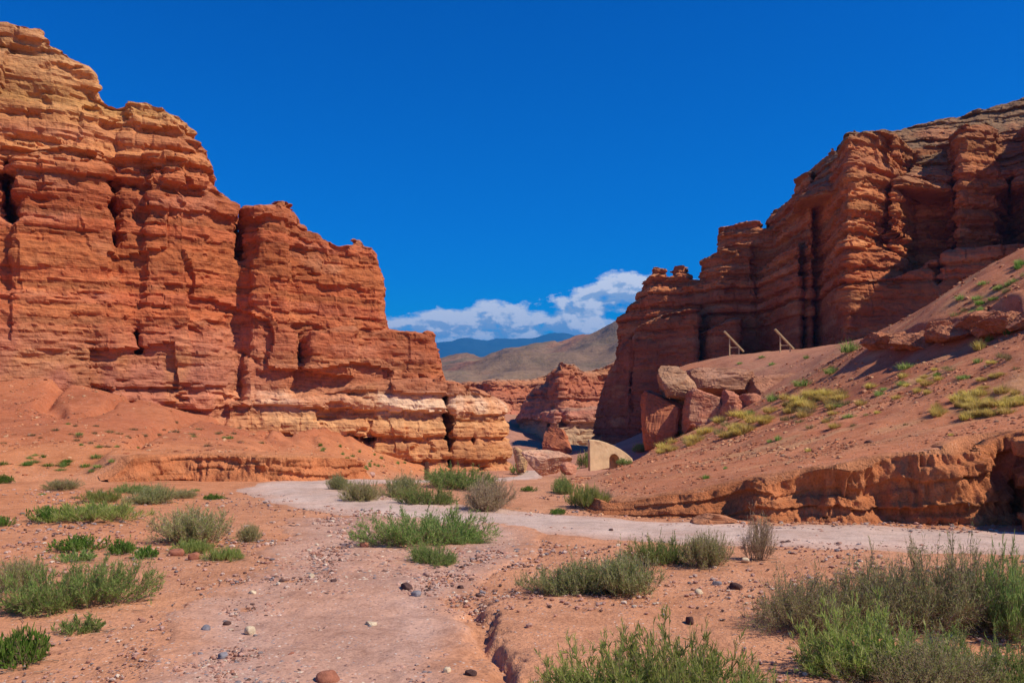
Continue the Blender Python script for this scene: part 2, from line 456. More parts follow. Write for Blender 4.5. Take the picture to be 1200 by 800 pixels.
rows = [(940,-130,660), (860,20,628), (800,85,598), (740,150,572), (705,205,556), (680,250,585), (660,282,625), (640,300,655), (622,312,650), (606,325,560)]
rd = np.array([[1700 / (py - HZ), 0, 0] for py, a, b in rows])
dd = np.array([1700 / (py - HZ) for py, a, b in rows])
xl = np.array([(a - 600) / 1000 * d for (py, a, b), d in zip(rows, dd)]); xr = np.array([(b - 600) / 1000 * d for (py, a, b), d in zip(rows, dd)])
ty = np.linspace(dd[0], dd[-1], 240)
XL = np.interp(ty, dd, xl); XRr = np.interp(ty, dd, xr)
ker = np.ones(15) / 15
XL = np.convolve(np.pad(XL, 7, 'edge'), ker, 'valid'); XRr = np.convolve(np.pad(XRr, 7, 'edge'), ker, 'valid')
XL = XL + .22 * vnoise2(ty * 1.3, ty * 0, 81) + .08 * vnoise2(ty * 4, ty * 0, 82); XRr = XRr + .10 * vnoise2(ty * 2, ty * 0, 83)
cw = np.linspace(0, 1, 120)
TX = XL[:, None] + (XRr - XL)[:, None] * cw; TY = ty[:, None] + 0 * cw
ed = np.minimum(cw, 1 - cw)[None, :] * (XRr - XL)[:, None]
TZ = ground_h(TX, TY) + .022 - .06 * sstep(.28, 0, ed + .12 * fbm2(TX * 2, TY * 2, 3, 87))
wheel = np.exp(-((cw[None, :] - .27) / .10) ** 2) + np.exp(-((cw[None, :] - .80) / .09) ** 2)
TZ = TZ - .015 * wheel + .014 * fbm2(TX * 2.6, TY * 2.6, 4, 85) + .006 * fbm2(TX * 11, TY * 11, 2, 86)
w = np.clip(sstep(.0, .7, ed + .3 * fbm2(TX, TY, 3, 91)) * (.72 + .28 * wheel) + .25 * fbm2(TX * .9, TY * .9, 3, 93), 0, 1)[..., None]
tcol = C_pink * w + C_sand * (1 - w)
tcol = tcol * (1 + .05 * wheel[..., None])
tag(link('path', mesh_np('path', np.stack([TX, TY, TZ], -1).reshape(-1, 3), grid_faces(240, 120), True, tcol.reshape(-1, 3)), M_track),
    'wide pinkish stony vehicle track joining the pale road', 'track', kind='structure')

# ------------------------------------------------------------------ eroded earth banks
def bank(name, line, lab, n, rowsn, base_off, seed, topf, col, depth=.45, flute=.16, basef=None, mat=None, undk=1.0, toek=1.0):
    basef = basef or Lf
    P = smooth_line(line, n)
    t = np.gradient(P, axis=0); t /= np.linalg.norm(t, axis=1)[:, None]
    k = np.ones(41) / 41
    nx = np.convolve(np.pad(t[:, 1], 20, 'edge'), k, 'valid'); ny = np.convolve(np.pad(-t[:, 0], 20, 'edge'), k, 'valid')
    ln = np.hypot(nx, ny); nx /= ln; ny /= ln
    # point the normal to the open side (towards the road)
    cx, cy = P[:, 0] + nx * .5, P[:, 1] + ny * .5
    s = np.concatenate([[0], np.cumsum(np.hypot(*np.diff(P, axis=0).T))])
    T = np.linspace(0, 1, rowsn)
    S = s[:, None] + 0 * T; TT = T[None, :] + 0 * S
    face = np.clip((TT - .12) / .58, 0, 1)           # 0 toe .. 1 lip
    top = np.clip((TT - .70) / .30, 0, 1)            # turf lip running back over the slope
    toe = np.clip(1 - TT / .12, 0, 1)
    lipx = P[:, 0] - nx * depth; lipy = P[:, 1] - ny * depth
    zb = basef(P[:, 0], P[:, 1]); zl = topf(lipx - nx * .4, lipy - ny * .4)
    H = np.maximum(zl - zb, .03)
    Hs = np.clip(H / 1.0, .15, 1.3)[:, None]
    # outward offset of the face
    und = undk * .34 * np.sin(np.pi * np.clip(face, 0, 1)) ** .8 * (.5 + .7 * vnoise2(S * .55, S * 0, seed))
    fl = flute * (fbm2(S * 1.7, face * .8 + 0 * S, 3, seed + 1)) * (1 + .5 * face) + .10 * fbm2(S * 6, face * 3, 3, seed + 2) + .05 * fbm2(S * 15, face * 7, 3, seed + 3)
    strat = .07 * np.sign(np.sin(face * 17 + 3 * vnoise2(S * .3, S * 0, seed + 5))) * (vnoise2(S * .8, np.floor(face * 6), seed + 6) > -.1)
    slump = sstep(.1, .5, vnoise2(S * .42 + 5, S * 0, seed + 7))       * (toek > 0)   # stretches where the bank has slumped into a slope
    off = .05 - und * (1 - .7 * slump) + fl + strat + (1 - face) * (.10 + .42 * slump)
    off = off * Hs - face * .12
    off = off + toe * .45 * toek
    back = top * 1.1
    X = P[:, 0][:, None] + nx[:, None] * (off - back); Y = P[:, 1][:, None] + ny[:, None] * (off - back)
    zj = .10 * fbm2(S * 2.3, face * 2, 3, seed + 9) * np.sin(np.pi * np.clip(face, 0, 1))
    Z = zb[:, None] - .06 + (H[:, None] + .06) * face ** (1 + .5 * slump) + zj * Hs
    gt = ground_h(X, Y)
    Zt = gt + .03 - .16 * sstep(.55, 1, top)
    lipz = (zb[:, None] + H[:, None])
    wt = sstep(0, .35, top)
    Z = np.where(top > 0, (lipz * (1 - wt) + Zt * wt) + .05 * fbm2(X * 4, Y * 4, 3, seed + 12) * (1 - top), Z)
    Z = np.where(toe > 0, zb[:, None] - .10 * toe - .02, Z)
    cn = fbm2(S * 1.2, face * 3, 4, seed + 20)[..., None]
    C = col * (1 + .22 * cn)
    lay = sstep(.1, .5, fbm2(S * .5, face * 9, 3, seed + 22))[..., None]
    C = C * (1 - .25 * lay) + .25 * lay * np.array([.62, .30, .14])
    C = C * (1 - top[..., None]) + ground_col(X, Y) * top[..., None]
    me = mesh_np(name, np.stack([X, Y, Z], -1).reshape(-1, 3), grid_faces(n, rowsn)[:, ::-1], True, C.reshape(-1, 3))
    return tag(link(name, me, mat or M_bank), lab, 'bank', kind='structure')
bank('bank', list(reversed(bank_line)), 'eroded orange earth bank along the far side of the pale road', 900, 64, .1, 200, lambda x, y: Rf(x, y), np.array([.53, .19, .075]), .5, .2)
bank('bank', [xy(128,21.3)] + scarp_line[3:], 'low orange earth scarp at the foot of the left talus', 700, 40, .1, 300, lambda x, y: ground_base(x, y)[0], np.array([.58, .21, .085]), .35, .30)

# ------------------------------------------------------------------ cliffs: solids from footprints, meshed and weathered
CORN = np.array([(0,0,0),(1,0,0),(0,1,0),(1,1,0),(0,0,1),(1,0,1),(0,1,1),(1,1,1)])
EDG = [(0,1),(2,3),(4,5),(6,7),(0,2),(1,3),(4,6),(5,7),(0,4),(1,5),(2,6),(3,7)]
def surface_nets(F, o, h):
    S = F < 0
    nx, ny, nz = F.shape
    sl = lambda A, c: A[c[0]:nx - 1 + c[0], c[1]:ny - 1 + c[1], c[2]:nz - 1 + c[2]]
    cnt = sum(sl(S, c).astype(np.int8) for c in CORN)
    act = (cnt > 0) & (cnt < 8)
    idx = np.argwhere(act)
    V = np.stack([F[idx[:, 0] + c[0], idx[:, 1] + c[1], idx[:, 2] + c[2]] for c in CORN], 1)
    acc = np.zeros((len(idx), 3), np.float32); n = np.zeros(len(idx), np.float32)
    for a, b in EDG:
        va, vb = V[:, a], V[:, b]; m = (va < 0) != (vb < 0)
        t = np.where(m, va / np.where(m, va - vb, 1), 0)[:, None]
        p = CORN[a] + t * (CORN[b] - CORN[a])
        acc[m] += p[m]; n[m] += 1
    P = (idx + acc / n[:, None]) * h + np.array(o)
    vid = np.full(act.shape, -1, np.int64); vid[act] = np.arange(len(idx))
    quads = []
    for ax in range(3):
        b1, b2 = [(1, 2), (2, 0), (0, 1)][ax]
        A = [slice(None)] * 3; B = [slice(None)] * 3
        A[ax] = slice(0, -1); B[ax] = slice(1, None)
        for q in (b1, b2): A[q] = slice(1, -1); B[q] = slice(1, -1)
        s0, s1 = S[tuple(A)], S[tuple(B)]
        e = np.argwhere(s0 != s1); off = np.zeros(3, int); off[b1] = 1; off[b2] = 1
        fl = s0[tuple(e.T)]
        g = e + off
        def vi(d1, d2):
            q = g.copy(); q[:, b1] -= d1; q[:, b2] -= d2
            return vid[q[:, 0], q[:, 1], q[:, 2]]
        Q = np.stack([vi(1, 1), vi(0, 1), vi(0, 0), vi(1, 0)], 1)
        Q[~fl] = Q[~fl][:, ::-1]
        quads.append(Q)
    return P, np.concatenate(quads)

def subdivided(name, P, Q, levels):
    me = mesh_np(name, P, Q, True)
    o = bpy.data.objects.new('tmp', me); COL.objects.link(o)
    md = o.modifiers.new('s', 'SUBSURF'); md.levels = levels; md.render_levels = levels; md.subdivision_type = 'SIMPLE'
    dg = bpy.context.evaluated_depsgraph_get(); dg.update()
    m2 = bpy.data.meshes.new_from_object(o.evaluated_get(dg))
    bpy.data.objects.remove(o); bpy.data.meshes.remove(me)
    m2.name = name
    n = len(m2.vertices)
    V = np.empty(n * 3, np.float32); m2.vertices.foreach_get('co', V)
    N = np.empty(n * 3, np.float32); m2.vertex_normals.foreach_get('vector', N)
    return m2, V.reshape(-1, 3), N.reshape(-1, 3)

def block_field(X2, Y2, Z1, b, seed):
    poly = [xy(*p) for p in b['poly']]
    sd = poly_sd(poly, X2, Y2)
    butt = b.get('butt', .8); bs = b.get('bs', 4.0)
    nz1 = fbm2(X2 / bs + seed * 1.7, Y2 / bs, 3, seed)
    nz2 = fbm2(X2 / bs + seed * 1.7 + 31, Y2 / bs + 11, 3, seed + 5)
    d0 = b['d']
    px = np.array([p[0] for p in b['top']], float); py = np.array([p[1] for p in b['top']], float)
    if not isinstance(d0, (int, float)): d0 = np.interp(px, [q[0] for q in d0], [q[1] for q in d0])
    zs = CAM_Z + (HZ - py) / 1000 * d0
    o = np.argsort(px, kind='stable')
    ztop = np.interp(600 + 1000 * X2 / Y2, px[o], zs[o]) + b.get('dome', 0) * np.clip(-sd, 0, 9) + .25 * fbm2(X2 / 1.5, Y2 / 1.5, 3, seed + 8)
    base = b.get('base', -9.0); bat = b.get('bat', .06)
    zz = Z1[None, None, :]
    k = sstep(2, 14, zz + 3 * nz2[:, :, None])
    s3 = sd[:, :, None] + butt * (nz1[:, :, None] * k + nz2[:, :, None] * (1 - k)) + bat * (zz - ztop[:, :, None])
    F = np.maximum(s3, (zz - ztop[:, :, None]) * .9)
    if 'base' in b: F = np.maximum(F, base - zz + b.get('bj', 0) * nz1[:, :, None])
    return F

def build_rock(name, lab, cat, blocks, cuts, bounds, h, levels, strata, colf, mat, seed, smooth=False, kind='structure'):
    (x0, x1), (y0, y1), (z0, z1) = bounds
    xs = np.arange(x0, x1, h, dtype=np.float32); ys = np.arange(y0, y1, h, dtype=np.float32); zs = np.arange(z0, z1, h, dtype=np.float32)
    X2, Y2 = np.meshgrid(xs, ys, indexing='ij')
    Fd = np.full((len(xs), len(ys), len(zs)), 5.0, np.float32)
    for i, b in enumerate(blocks):
        Fd = np.minimum(Fd, block_field(X2, Y2, zs, b, seed + i * 13))
    for (px, d, w, zlo, zhi, lean) in cuts:          # vertical clefts
        cx, cy = xy(px, d)
        ux, uy = cx / math.hypot(cx, cy), cy / math.hypot(cx, cy)
        a = math.radians(lean); dx, dy = ux * math.cos(a) - uy * math.sin(a), ux * math.sin(a) + uy * math.cos(a)
        lat = -(X2 - cx) * dy + (Y2 - cy) * dx; lon = (X2 - cx) * dx + (Y2 - cy) * dy
        wob = .35 * vnoise2(np.full(len(zs), px * .1), zs * .35, seed)
        q = np.abs(lat[:, :, None] + wob[None, None, :]) - w * .5 * np.clip(1.2 - (lon[:, :, None]) / 6, .2, 1)
        q = np.maximum(q, lon[:, :, None] - 3.5)
        q = np.maximum(q, np.maximum(zlo - zs, zs - zhi)[None, None, :])
        Fd = np.maximum(Fd, -q)
    Fd[0] = Fd[-1] = 1; Fd[:, 0] = Fd[:, -1] = 1; Fd[:, :, 0] = 1; Fd[:, :, -1] = 1
    P, Q = surface_nets(Fd, (x0, y0, z0), h)
    # keep the largest connected body
    lab_ = np.arange(len(P))
    E = np.concatenate([Q[:, [0, 1]], Q[:, [1, 2]], Q[:, [2, 3]]])
    for _ in range(400):
        m = np.minimum(lab_[E[:, 0]], lab_[E[:, 1]])
        old = lab_.copy()
        np.minimum.at(lab_, E[:, 0], m); np.minimum.at(lab_, E[:, 1], m)
        lab_ = lab_[lab_]
        if (lab_ == old).all(): break
    u, c = np.unique(lab_, return_counts=True)
    keep = lab_ == u[np.argmax(c)]
    Q = Q[keep[Q[:, 0]]]; mp = np.cumsum(keep) - 1; P = P[keep]; Q = mp[Q]
    me, V, N = subdivided(name, P, Q, levels)
    V2, C = strata_weather(V, N, seed, colf=colf, **strata)
    me.vertices.foreach_set('co', V2.ravel().astype(np.float32))
    me.polygons.foreach_set('use_smooth', np.full(len(me.polygons), smooth, bool))
    set_col(me, C); me.update()
    o = link(name, me, mat)
    return tag(o, lab, cat, kind=kind)

def strata_weather(V, N, seed, colf, amp=.5, thin=.35, thick=2.2, dip=(0, 0), sc=1.0, zmin=-8, zmax=45, blocky=1.0, topj=.15, rough=1.0, softz=None):
    rng = np.random.RandomState(seed)
    zb = [zmin]; hard = []
    while zb[-1] < zmax:
        if hard and hard[-1] < 0 and rng.rand() < .62: zb.append(zb[-1] + thick * sc * rng.uniform(.3, 1.0)); hard.append(rng.uniform(.25, 1.0))
        else: zb.append(zb[-1] + thin * sc * rng.uniform(.5, 1.6)); hard.append(rng.uniform(-1.1, .3))
    zb = np.array(zb); hard = np.array(hard)
    x, y, z = V.T
    zz = z + dip[0] * x + dip[1] * y + .40 * sc * fbm2(x / (7 * sc), y / (7 * sc), 3, seed) + .10 * sc * vnoise(x / sc, y / sc, z / sc, seed + 2)
    li = np.clip(np.searchsorted(zb, zz) - 1, 0, len(hard) - 1)
    th = zb[li + 1] - zb[li]; t = np.clip((zz - zb[li]) / th, 0, 1)
    M = .5 + .5 * fbm3(x / (4.5 * sc), y / (4.5 * sc), li * 7.31, 3, seed + 3)
    prot = hard[li]
    # hard beds stand out with a blunt lower lip, soft beds are undercut
    d = amp * (prot * (.25 + 1.15 * M) + np.where(prot > 0, .38 * (1 - (2 * t - .7) ** 2) - .15, 0))
    soft = sstep(.0, .5, fbm3(x / (9 * sc), y / (9 * sc), z / (6 * sc), 3, seed + 30))
    if softz is not None: soft = np.clip(soft * .6 + softz(z) + .25 * fbm3(x / (4 * sc), y / (4 * sc), z / (3 * sc), 2, seed + 33), 0, 1)
    d = d * (1 - .85 * soft)
    cell = np.clip(th * 1.5, .5 * sc, 2.6 * sc)
    jx = vnoise(x / sc, y / sc, z * .6 / sc, seed + 7) * .3
    f1, f2, rv = voro(x / cell + jx, y / cell + jx, li, seed + 11)
    d = d + blocky * amp * ((rv - .5) * .45 * (1 - .6 * soft) - .45 * (1 - sstep(.0, .10, f2 - f1)) * (prot > .1) * (1 - soft) * sstep(.45, .7, M))
    # broad erosion, then bedding-parallel roughness, then grit
    d = d + amp * rough * (.62 * fbm3(x / (3.2 * sc), y / (3.2 * sc), z / (3.0 * sc), 3, seed + 40) + .42 * (1 - .6 * soft) * fbm3(x / (1.5 * sc), y / (1.5 * sc), z / (.32 * sc), 3, seed + 45)
                           + .24 * fbm3(x / (.5 * sc), y / (.5 * sc), z / (.28 * sc), 3, seed + 48))
    # angular slabs left where joint-bounded blocks fell away
    tq = x * .92 + y * .38 + .6 * sc * fbm2(z / (3 * sc), x / (9 * sc), 2, seed + 55)
    rw = np.floor(z / (2.6 * sc) + .35 * vnoise2(x / (6 * sc), y / (6 * sc), seed + 56)); ro = _h(rw.astype(np.int64), rw.astype(np.int64) * 0 + 3, rw.astype(np.int64) * 0, seed + 57)
    cw_ = np.floor(tq / (4.2 * sc) + ro * 5)
    d = d + amp * 1.1 * (_h(rw.astype(np.int64), cw_.astype(np.int64), cw_.astype(np.int64) * 0 + 1, seed + 58) - .5) * sstep(.15, .6, soft)
    bed = vnoise(x / (2.2 * sc), y / (2.2 * sc), z / (.16 * sc), seed + 52)      # thin dark partings
    d = d - amp * .4 * sstep(.55, .75, bed) * (1 - .5 * soft)
    hol = sstep(.30, .48, fbm3(x / (1.8 * sc), y / (1.8 * sc), z / (.8 * sc), 3, seed + 60))   # weathered pockets under the beds
    d = d - amp * 1.0 * hol * (1 - .65 * soft)
    nh = np.hypot(N[:, 0], N[:, 1]); f = np.clip(nh * 1.3, 0, 1) / np.maximum(nh, 1e-4)
    V2 = V.copy()
    V2[:, 0] += N[:, 0] * f * d; V2[:, 1] += N[:, 1] * f * d
    V2[:, 2] += np.clip(N[:, 2], 0, 1) * (topj * 2 * fbm2(x / (1.1 * sc), y / (1.1 * sc), 4, seed + 70)) * sc + .05 * sc * fbm3(x * 2 / sc, y * 2 / sc, z * 2 / sc, 2, seed + 71)
    C = colf(x, y, zz, li, rng, hard, M, soft, N)
    return V2, C

def layer_tints(n, rng, v=.12):
    return 1 + rng.uniform(-v, v, (n, 1)) + rng.uniform(-.05, .05, (n, 3))
def lerp_cols(z, stops):
    zs = [s[0] for s in stops]
    return np.stack([np.interp(z, zs, [s[1][k] for s in stops]) for k in range(3)], 1)
def dust(C, N, col, a=.6):
    w = (sstep(.45, .85, N[:, 2]) * a)[:, None]
    return C * (1 - w) + w * np.array(col)

def col_left(x, y, zz, li, rng, hard, M, soft, N):
    n = fbm3(x / 6, y / 6, zz / 3, 4, 401)
    c = lerp_cols(zz + 1.6 * n, [(-2, (.60, .30, .11)), (1.6, (.62, .31, .11)), (3.0, (.55, .25, .12)), (3.6, (.47, .155, .068)), (10, (.44, .128, .050)), (13, (.45, .135, .052)), (16, (.52, .21, .085)), (19, (.54, .275, .11)), (27, (.54, .34, .17))])
    # the pale and ochre foot only shows towards the right end
    w = sstep(-18, -11, x + 2 * n)[:, None]
    low = lerp_cols(zz + .5 * n, [(-2, (.56, .28, .13)), (1.0, (.60, .31, .135)), (1.9, (.63, .36, .17)), (2.3, (.68, .47, .31)), (3.1, (.68, .48, .33)), (3.5, (.54, .24, .12)), (4.5, (.48, .155, .07))])
    wl = w * sstep(5, 3.6, zz)[:, None]
    cp = sstep(.05, -.3, fbm3(x / 3.5, y / 3.5, zz / 2.5, 3, 407))[:, None]
    low = low * (1 - .75 * cp) + .75 * cp * lerp_cols(zz, [(-2, (.55, .26, .12)), (2, (.56, .25, .11)), (4, (.49, .17, .08))])
    c = c * (1 - wl) + low * wl
    wr = ((1 - w) * sstep(7.5, 4, zz)[:, None])
    c = c * (1 - wr) + wr * np.array([.50, .195, .115])
    st = sstep(.22, .5, fbm3(x / 2.2, y / 2.2, zz / 8, 3, 411))[:, None]         # ochre run-off streaks
    stm = st * sstep(13, 3, zz)[:, None] * .55
    c = c * (1 - stm) + stm * np.array([.54, .24, .10])
    pk = sstep(.15, .5, fbm3(x / 4, y / 4, zz / 1.2, 3, 415))[:, None] * .45
    c = c * (1 - pk) + pk * np.array([.54, .235, .13])
    c = c * layer_tints(len(hard), rng, .15)[li] * (1 + .14 * (hard[li] * M)[:, None])
    return dust(c, N, (.47, .19, .095), .55)
def col_right(x, y, zz, li, rng, hard, M, soft, N):
    n = fbm3(x / 7, y / 7, zz / 3, 4, 421)
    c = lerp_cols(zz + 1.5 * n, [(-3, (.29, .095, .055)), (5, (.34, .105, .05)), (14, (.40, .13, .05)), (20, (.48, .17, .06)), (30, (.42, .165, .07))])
    pk = sstep(.12, .5, fbm3(x / 5, y / 5, zz / 1.0, 3, 425))[:, None] * .5
    c = c * (1 - pk) + pk * np.array([.56, .27, .12])
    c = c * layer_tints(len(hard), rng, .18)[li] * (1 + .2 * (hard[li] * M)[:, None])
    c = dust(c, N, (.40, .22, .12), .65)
    w = (sstep(.22, .5, N[:, 2]) * sstep(26, 29, zz) * sstep(-.5, .1, fbm3(x / 3, y / 3, zz / 3, 3, 441)))[:, None] * .85
    return c * (1 - w) + w * (np.array([.27, .17, .09]) * (1 + .3 * n)[:, None])
def col_far(x, y, zz, li, rng, hard, M, soft, N):
    n = fbm3(x / 20, y / 20, zz / 6, 4, 431)
    c = lerp_cols(zz + 2 * n, [(-6, (.50, .33, .19)), (0, (.46, .28, .18)), (3, (.42, .17, .10)), (9, (.45, .15, .075)), (14, (.50, .24, .12))])
    c = c * layer_tints(len(hard), rng, .16)[li] * (1 + .2 * (hard[li] * M)[:, None])
    return dust(c, N, (.40, .24, .15), .6)

LD = [(-330,37.5), (-120,41.5), (0,44.0), (120,46.3), (240,48.6), (300,50.2), (372,51.8), (440,53.3), (520,55.0), (597,56.8)]
def ld(px, o=0.0): return float(np.interp(px, [q[0] for q in LD], [q[1] for q in LD])) + o
def lp(*a): return [(px, ld(px, o)) for px, o in a]
left_blocks = [
    dict(poly=lp((-330,0),(-120,.3),(0,0),(60,-.3),(120,.0),(137,.35),(150,.1),(236,0),(250,.4),(283,.5),(292,.0),(372,.2),(440,.1),(457,1.2)) + [(440,80),(-330,80)], d=LD, bat=.07, butt=.55, bs=4.2,
         top=[(-400,10),(-60,20),(0,27),(36,36),(46,38),(47.5,50),(70,62),(98,75),(107,80),(112,94),(116,99),(117.5,115),(121,117),(178,120),(200,128),(222,141),(225,158),(231,163),(238,176),(244,184),(246,212),(272,232),(275.5,236),(276.5,258),(283,262),(286,241),(320,242),(334,238),(350,264),(384,279),(400,285),(440,290),(445,294),(449,310),(456,385),(470,390)]),
    dict(poly=lp((352,-1.0),(420,-.9),(505,-.6),(514,1.0)) + [(500,64),(352,64)], d=LD, bat=.05, butt=.45, top=[(352,398),(450,388),(505,390),(510,408),(517,440)]),
    dict(poly=lp((-330,-1.8),(-40,-1.5),(60,-1.7),(134,-1.3),(150,-1.0),(236,-1.2),(262,-.6)) + [(262,60),(-330,60)], d=LD, bat=.10, butt=.55, top=[(-330,300),(0,345),(70,350),(140,330),(150,360),(262,385)]),
    dict(poly=lp((20,-1.2),(128,-1.0)) + [(132,58),(20,58)], d=LD, bat=.03, butt=.4, top=[(20,186),(80,176),(105,183),(132,200)]),
    dict(poly=lp((176,-.8),(215,-.9)) + [(222,58),(176,58)], d=LD, bat=.04, butt=.3, top=[(176,180),(222,190)]),
    dict(poly=lp((300,-.9),(332,-1.0)) + [(340,58),(300,58)], d=LD, bat=.06, butt=.3, top=[(300,256),(340,252)]),
    dict(poly=lp((362,-1.8),(420,-1.6)) + [(424,57),(360,57)], d=LD, bat=.0, butt=.3, base=zt(441,51.5), bj=.3, top=[(360,390),(424,388)]),
    dict(poly=lp((268,-1.9),(350,-2.0),(430,-2.0),(520,-2.0),(524,-1.2),(528,-2.0),(556,-2.1),(574,-2.0),(592,-.8)) + [(588,62),(500,70),(268,60)], d=LD, bat=.05, butt=.5, bs=2.6,
         top=[(268,470),(330,466),(430,452),(515,446),(540,451),(572,463),(589,470),(594,482)]),
    dict(poly=lp((323,.5),(338,.5)) + [(338,56),(323,56)], d=LD, bat=.02, butt=.12, top=[(322,231),(339,232)]),
    dict(poly=lp((330,1.5),(352,1.5)) + [(352,58),(330,58)], d=LD, bat=.2, butt=.15, top=[(330,245),(352,258)]),
    dict(poly=lp((411,.4),(428,.4)) + [(427,57),(412,57)], d=LD, bat=.05, butt=.12, top=[(410,277),(428,279)]),
    dict(poly=lp((346,1.4),(355,1.4)) + [(354,57),(346,57)], d=LD, bat=.1, butt=.08, top=[(345,256),(356,256)]),
]
def lc(px, o, w, p0, p1, lean): d = ld(px, o); return (px, d, w, zt(p0, d), zt(p1, d), lean)
left_cuts = [lc(132,0,.6,290,205,10), lc(291,-.2,.55,304,230,25), lc(14,-.5,.5,262,185,5), lc(524,-2,.5,552,440,12), lc(362,-1.5,.6,425,388,20), lc(558,-2,.25,552,505,8),
             lc(156,-.6,.5,415,385,10), lc(438,-2,.3,545,490,10), lc(-80,0,.8,420,180,5)]
build_rock('left_cliff', 'tall sunlit red sandstone cliff with stepped skyline and ochre foot', 'cliff', left_blocks, left_cuts, ((-48, 2), (34, 66), (-4, 28.6)), .26, 1,
           dict(amp=.50, thin=.30, thick=1.5, dip=(.0, .0), softz=lambda z: .85 * sstep(2.5, 4.5, z) * sstep(15.5, 12, z) + .25 * sstep(3, 2, z) + .12), col_left, M_rock, 3)

right_blocks = [
    dict(poly=[(1750,58),(1500,66),(1330,71),(1262,72.5),(1236,76),(1215,82),(1180,91),(1166,83.8),(1124,83.0),(1112,88),(1068,88),(1050,83.2),(994,79.8),(968,90),(984,112),(1750,112)], d=84, bat=.02, butt=.3, bs=5, dome=.1,
         top=[(960,182),(985,176),(1010,168),(1050,160),(1100,152),(1150,147),(1200,140),(1400,118),(1750,80)]),
    dict(poly=[(1750,80),(1300,88),(1120,92),(1040,92),(992,89),(985,112),(1750,112)], d=95, bat=.8, base=24, butt=.2, top=[(980,186),(1000,174),(1040,163),(1100,150),(1150,143),(1200,135),(1400,116),(1750,85)]),
    dict(poly=[(1300,69),(1210,77.5),(1110,79),(1050,80),(1000,80.5),(1000,95),(1300,95)], d=80, bat=.22, butt=.7, top=[(1000,330),(1060,322),(1110,296),(1180,292),(1300,270)]),
    dict(poly=[(978,88),(955,92),(936,99),(950,114),(990,112)], d=94, bat=.005, butt=.25, top=[(930,210),(938,206),(968,199),(975,190)]),
    dict(poly=[(950,90),(925,97),(904,104),(915,116),(955,112)], d=99, bat=.01, butt=.25, top=[(903,250),(912,243),(934,235),(937,225)]),
    dict(poly=[(938,90),(900,98),(866,106),(880,116),(925,112)], d=99, bat=.02, butt=.25, top=[(864,322),(890,312),(925,300)]),
    dict(poly=[(914,102),(884,102.5),(846,104.5),(844,108),(860,122),(912,120)], d=104, bat=.05, butt=.35, bs=3, top=[(843,264),(888,261),(894,272),(902,268),(906,250),(912,248)]),
    dict(poly=[(878,101),(846,101.5),(822,105),(830,120),(875,120)], d=103, bat=.08, butt=.4, bs=3, top=[(820,302),(845,292),(878,288)]),
    dict(poly=[(846,103),(805,105),(790,109),(800,121),(846,121)], d=106, bat=.10, butt=.4, bs=3, top=[(788,326),(800,322),(815,330),(846,328)]),
    dict(poly=[(866,97),(836,99),(806,106),(812,114),(866,112)], d=101, bat=.05, butt=.5, bs=3, top=[(804,396),(866,376)]),
    dict(poly=[(810,106),(762,108),(748,112),(760,122),(810,122)], d=109, bat=.10, butt=.45, bs=2.6, top=[(746,350),(752,332),(762,322),(778,324),(786,328),(794,319),(808,321)]),
    dict(poly=[(780,108),(764,109),(764,112),(780,112)], d=110, bat=.10, butt=.2, bs=2, top=[(763,316),(780,317)]),
    dict(poly=[(804,106.5),(790,107),(790,111),(804,111)], d=108, bat=.10, butt=.2, bs=2, top=[(789,312),(805,313)]),
    dict(poly=[(815,100),(770,104),(742,106),(722,112),(735,122),(815,122)], d=107, bat=.05, butt=.6, bs=3.5, top=[(724,412),(745,385),(775,372),(812,370)]),
    dict(poly=[(768,109),(742,110),(726,113),(740,123),(768,123)], d=111, bat=.14, butt=.5, bs=2.6, top=[(723,372),(735,366),(748,352),(768,350)]),
    dict(poly=[(748,110),(714,113),(700,118),(720,124),(748,124)], d=114, bat=.10, butt=.5, bs=3, top=[(700,470),(712,440),(722,425),(748,420)]),
]
right_cuts = [(1057,86,1.0,zt(300,85),zt(170,85),-20), (1117,85,.8,14,zt(190,85),-10), (745,108,.3,-3,12,-20), (1180,86,.8,10,26,0)]
right_cuts = [c for c in right_cuts if c[2] > 0]
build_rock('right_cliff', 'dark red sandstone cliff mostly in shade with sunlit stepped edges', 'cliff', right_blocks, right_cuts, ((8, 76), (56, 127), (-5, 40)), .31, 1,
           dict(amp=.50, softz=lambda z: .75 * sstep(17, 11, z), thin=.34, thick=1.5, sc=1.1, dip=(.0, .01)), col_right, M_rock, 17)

far_blocks = [
    dict(poly=[(760,182),(700,172),(660,163),(648,162),(637,178),(660,225),(760,225)], d=164, bat=.08, butt=1.6, bs=9, top=[(640,440),(655,424),(672,426),(684,434),(700,430),(720,418),(760,410)]),
    dict(poly=[(745,166),(690,156),(652,153),(630,170),(660,200),(745,200)], d=156, bat=.12, butt=1.6, bs=7, top=[(630,500),(645,480),(700,478),(740,470)]),
    dict(poly=[(668,225),(620,218),(575,204),(560,211),(520,200),(480,206),(300,180),(300,262),(700,262)], d=205, bat=.12, butt=2.0, bs=10, top=[(300,430),(500,446),(540,447),(575,444),(620,442),(640,436),(668,432)]),
    dict(poly=[(648,168),(622,172),(612,182),(630,200),(660,200)], d=172, bat=.25, butt=1.6, bs=6, top=[(612,475),(630,452),(645,452),(660,448)]),
]
build_rock('canyon_wall', 'distant sunlit layered red canyon wall with a buttress in the gap', 'canyon wall', far_blocks, [(650,162,1.6,0,14,10),(560,210,1.4,0,14,0),(540,214,1.2,0,14,0),(520,214,1.2,0,14,0),(600,196,1.4,0,14,0)],
           ((-62, 34), (146, 268), (-9, 18)), .70, 1, dict(amp=1.1, thin=.7, thick=2.6, sc=2.0, zmin=-14, zmax=30), col_far, M_far, 29)

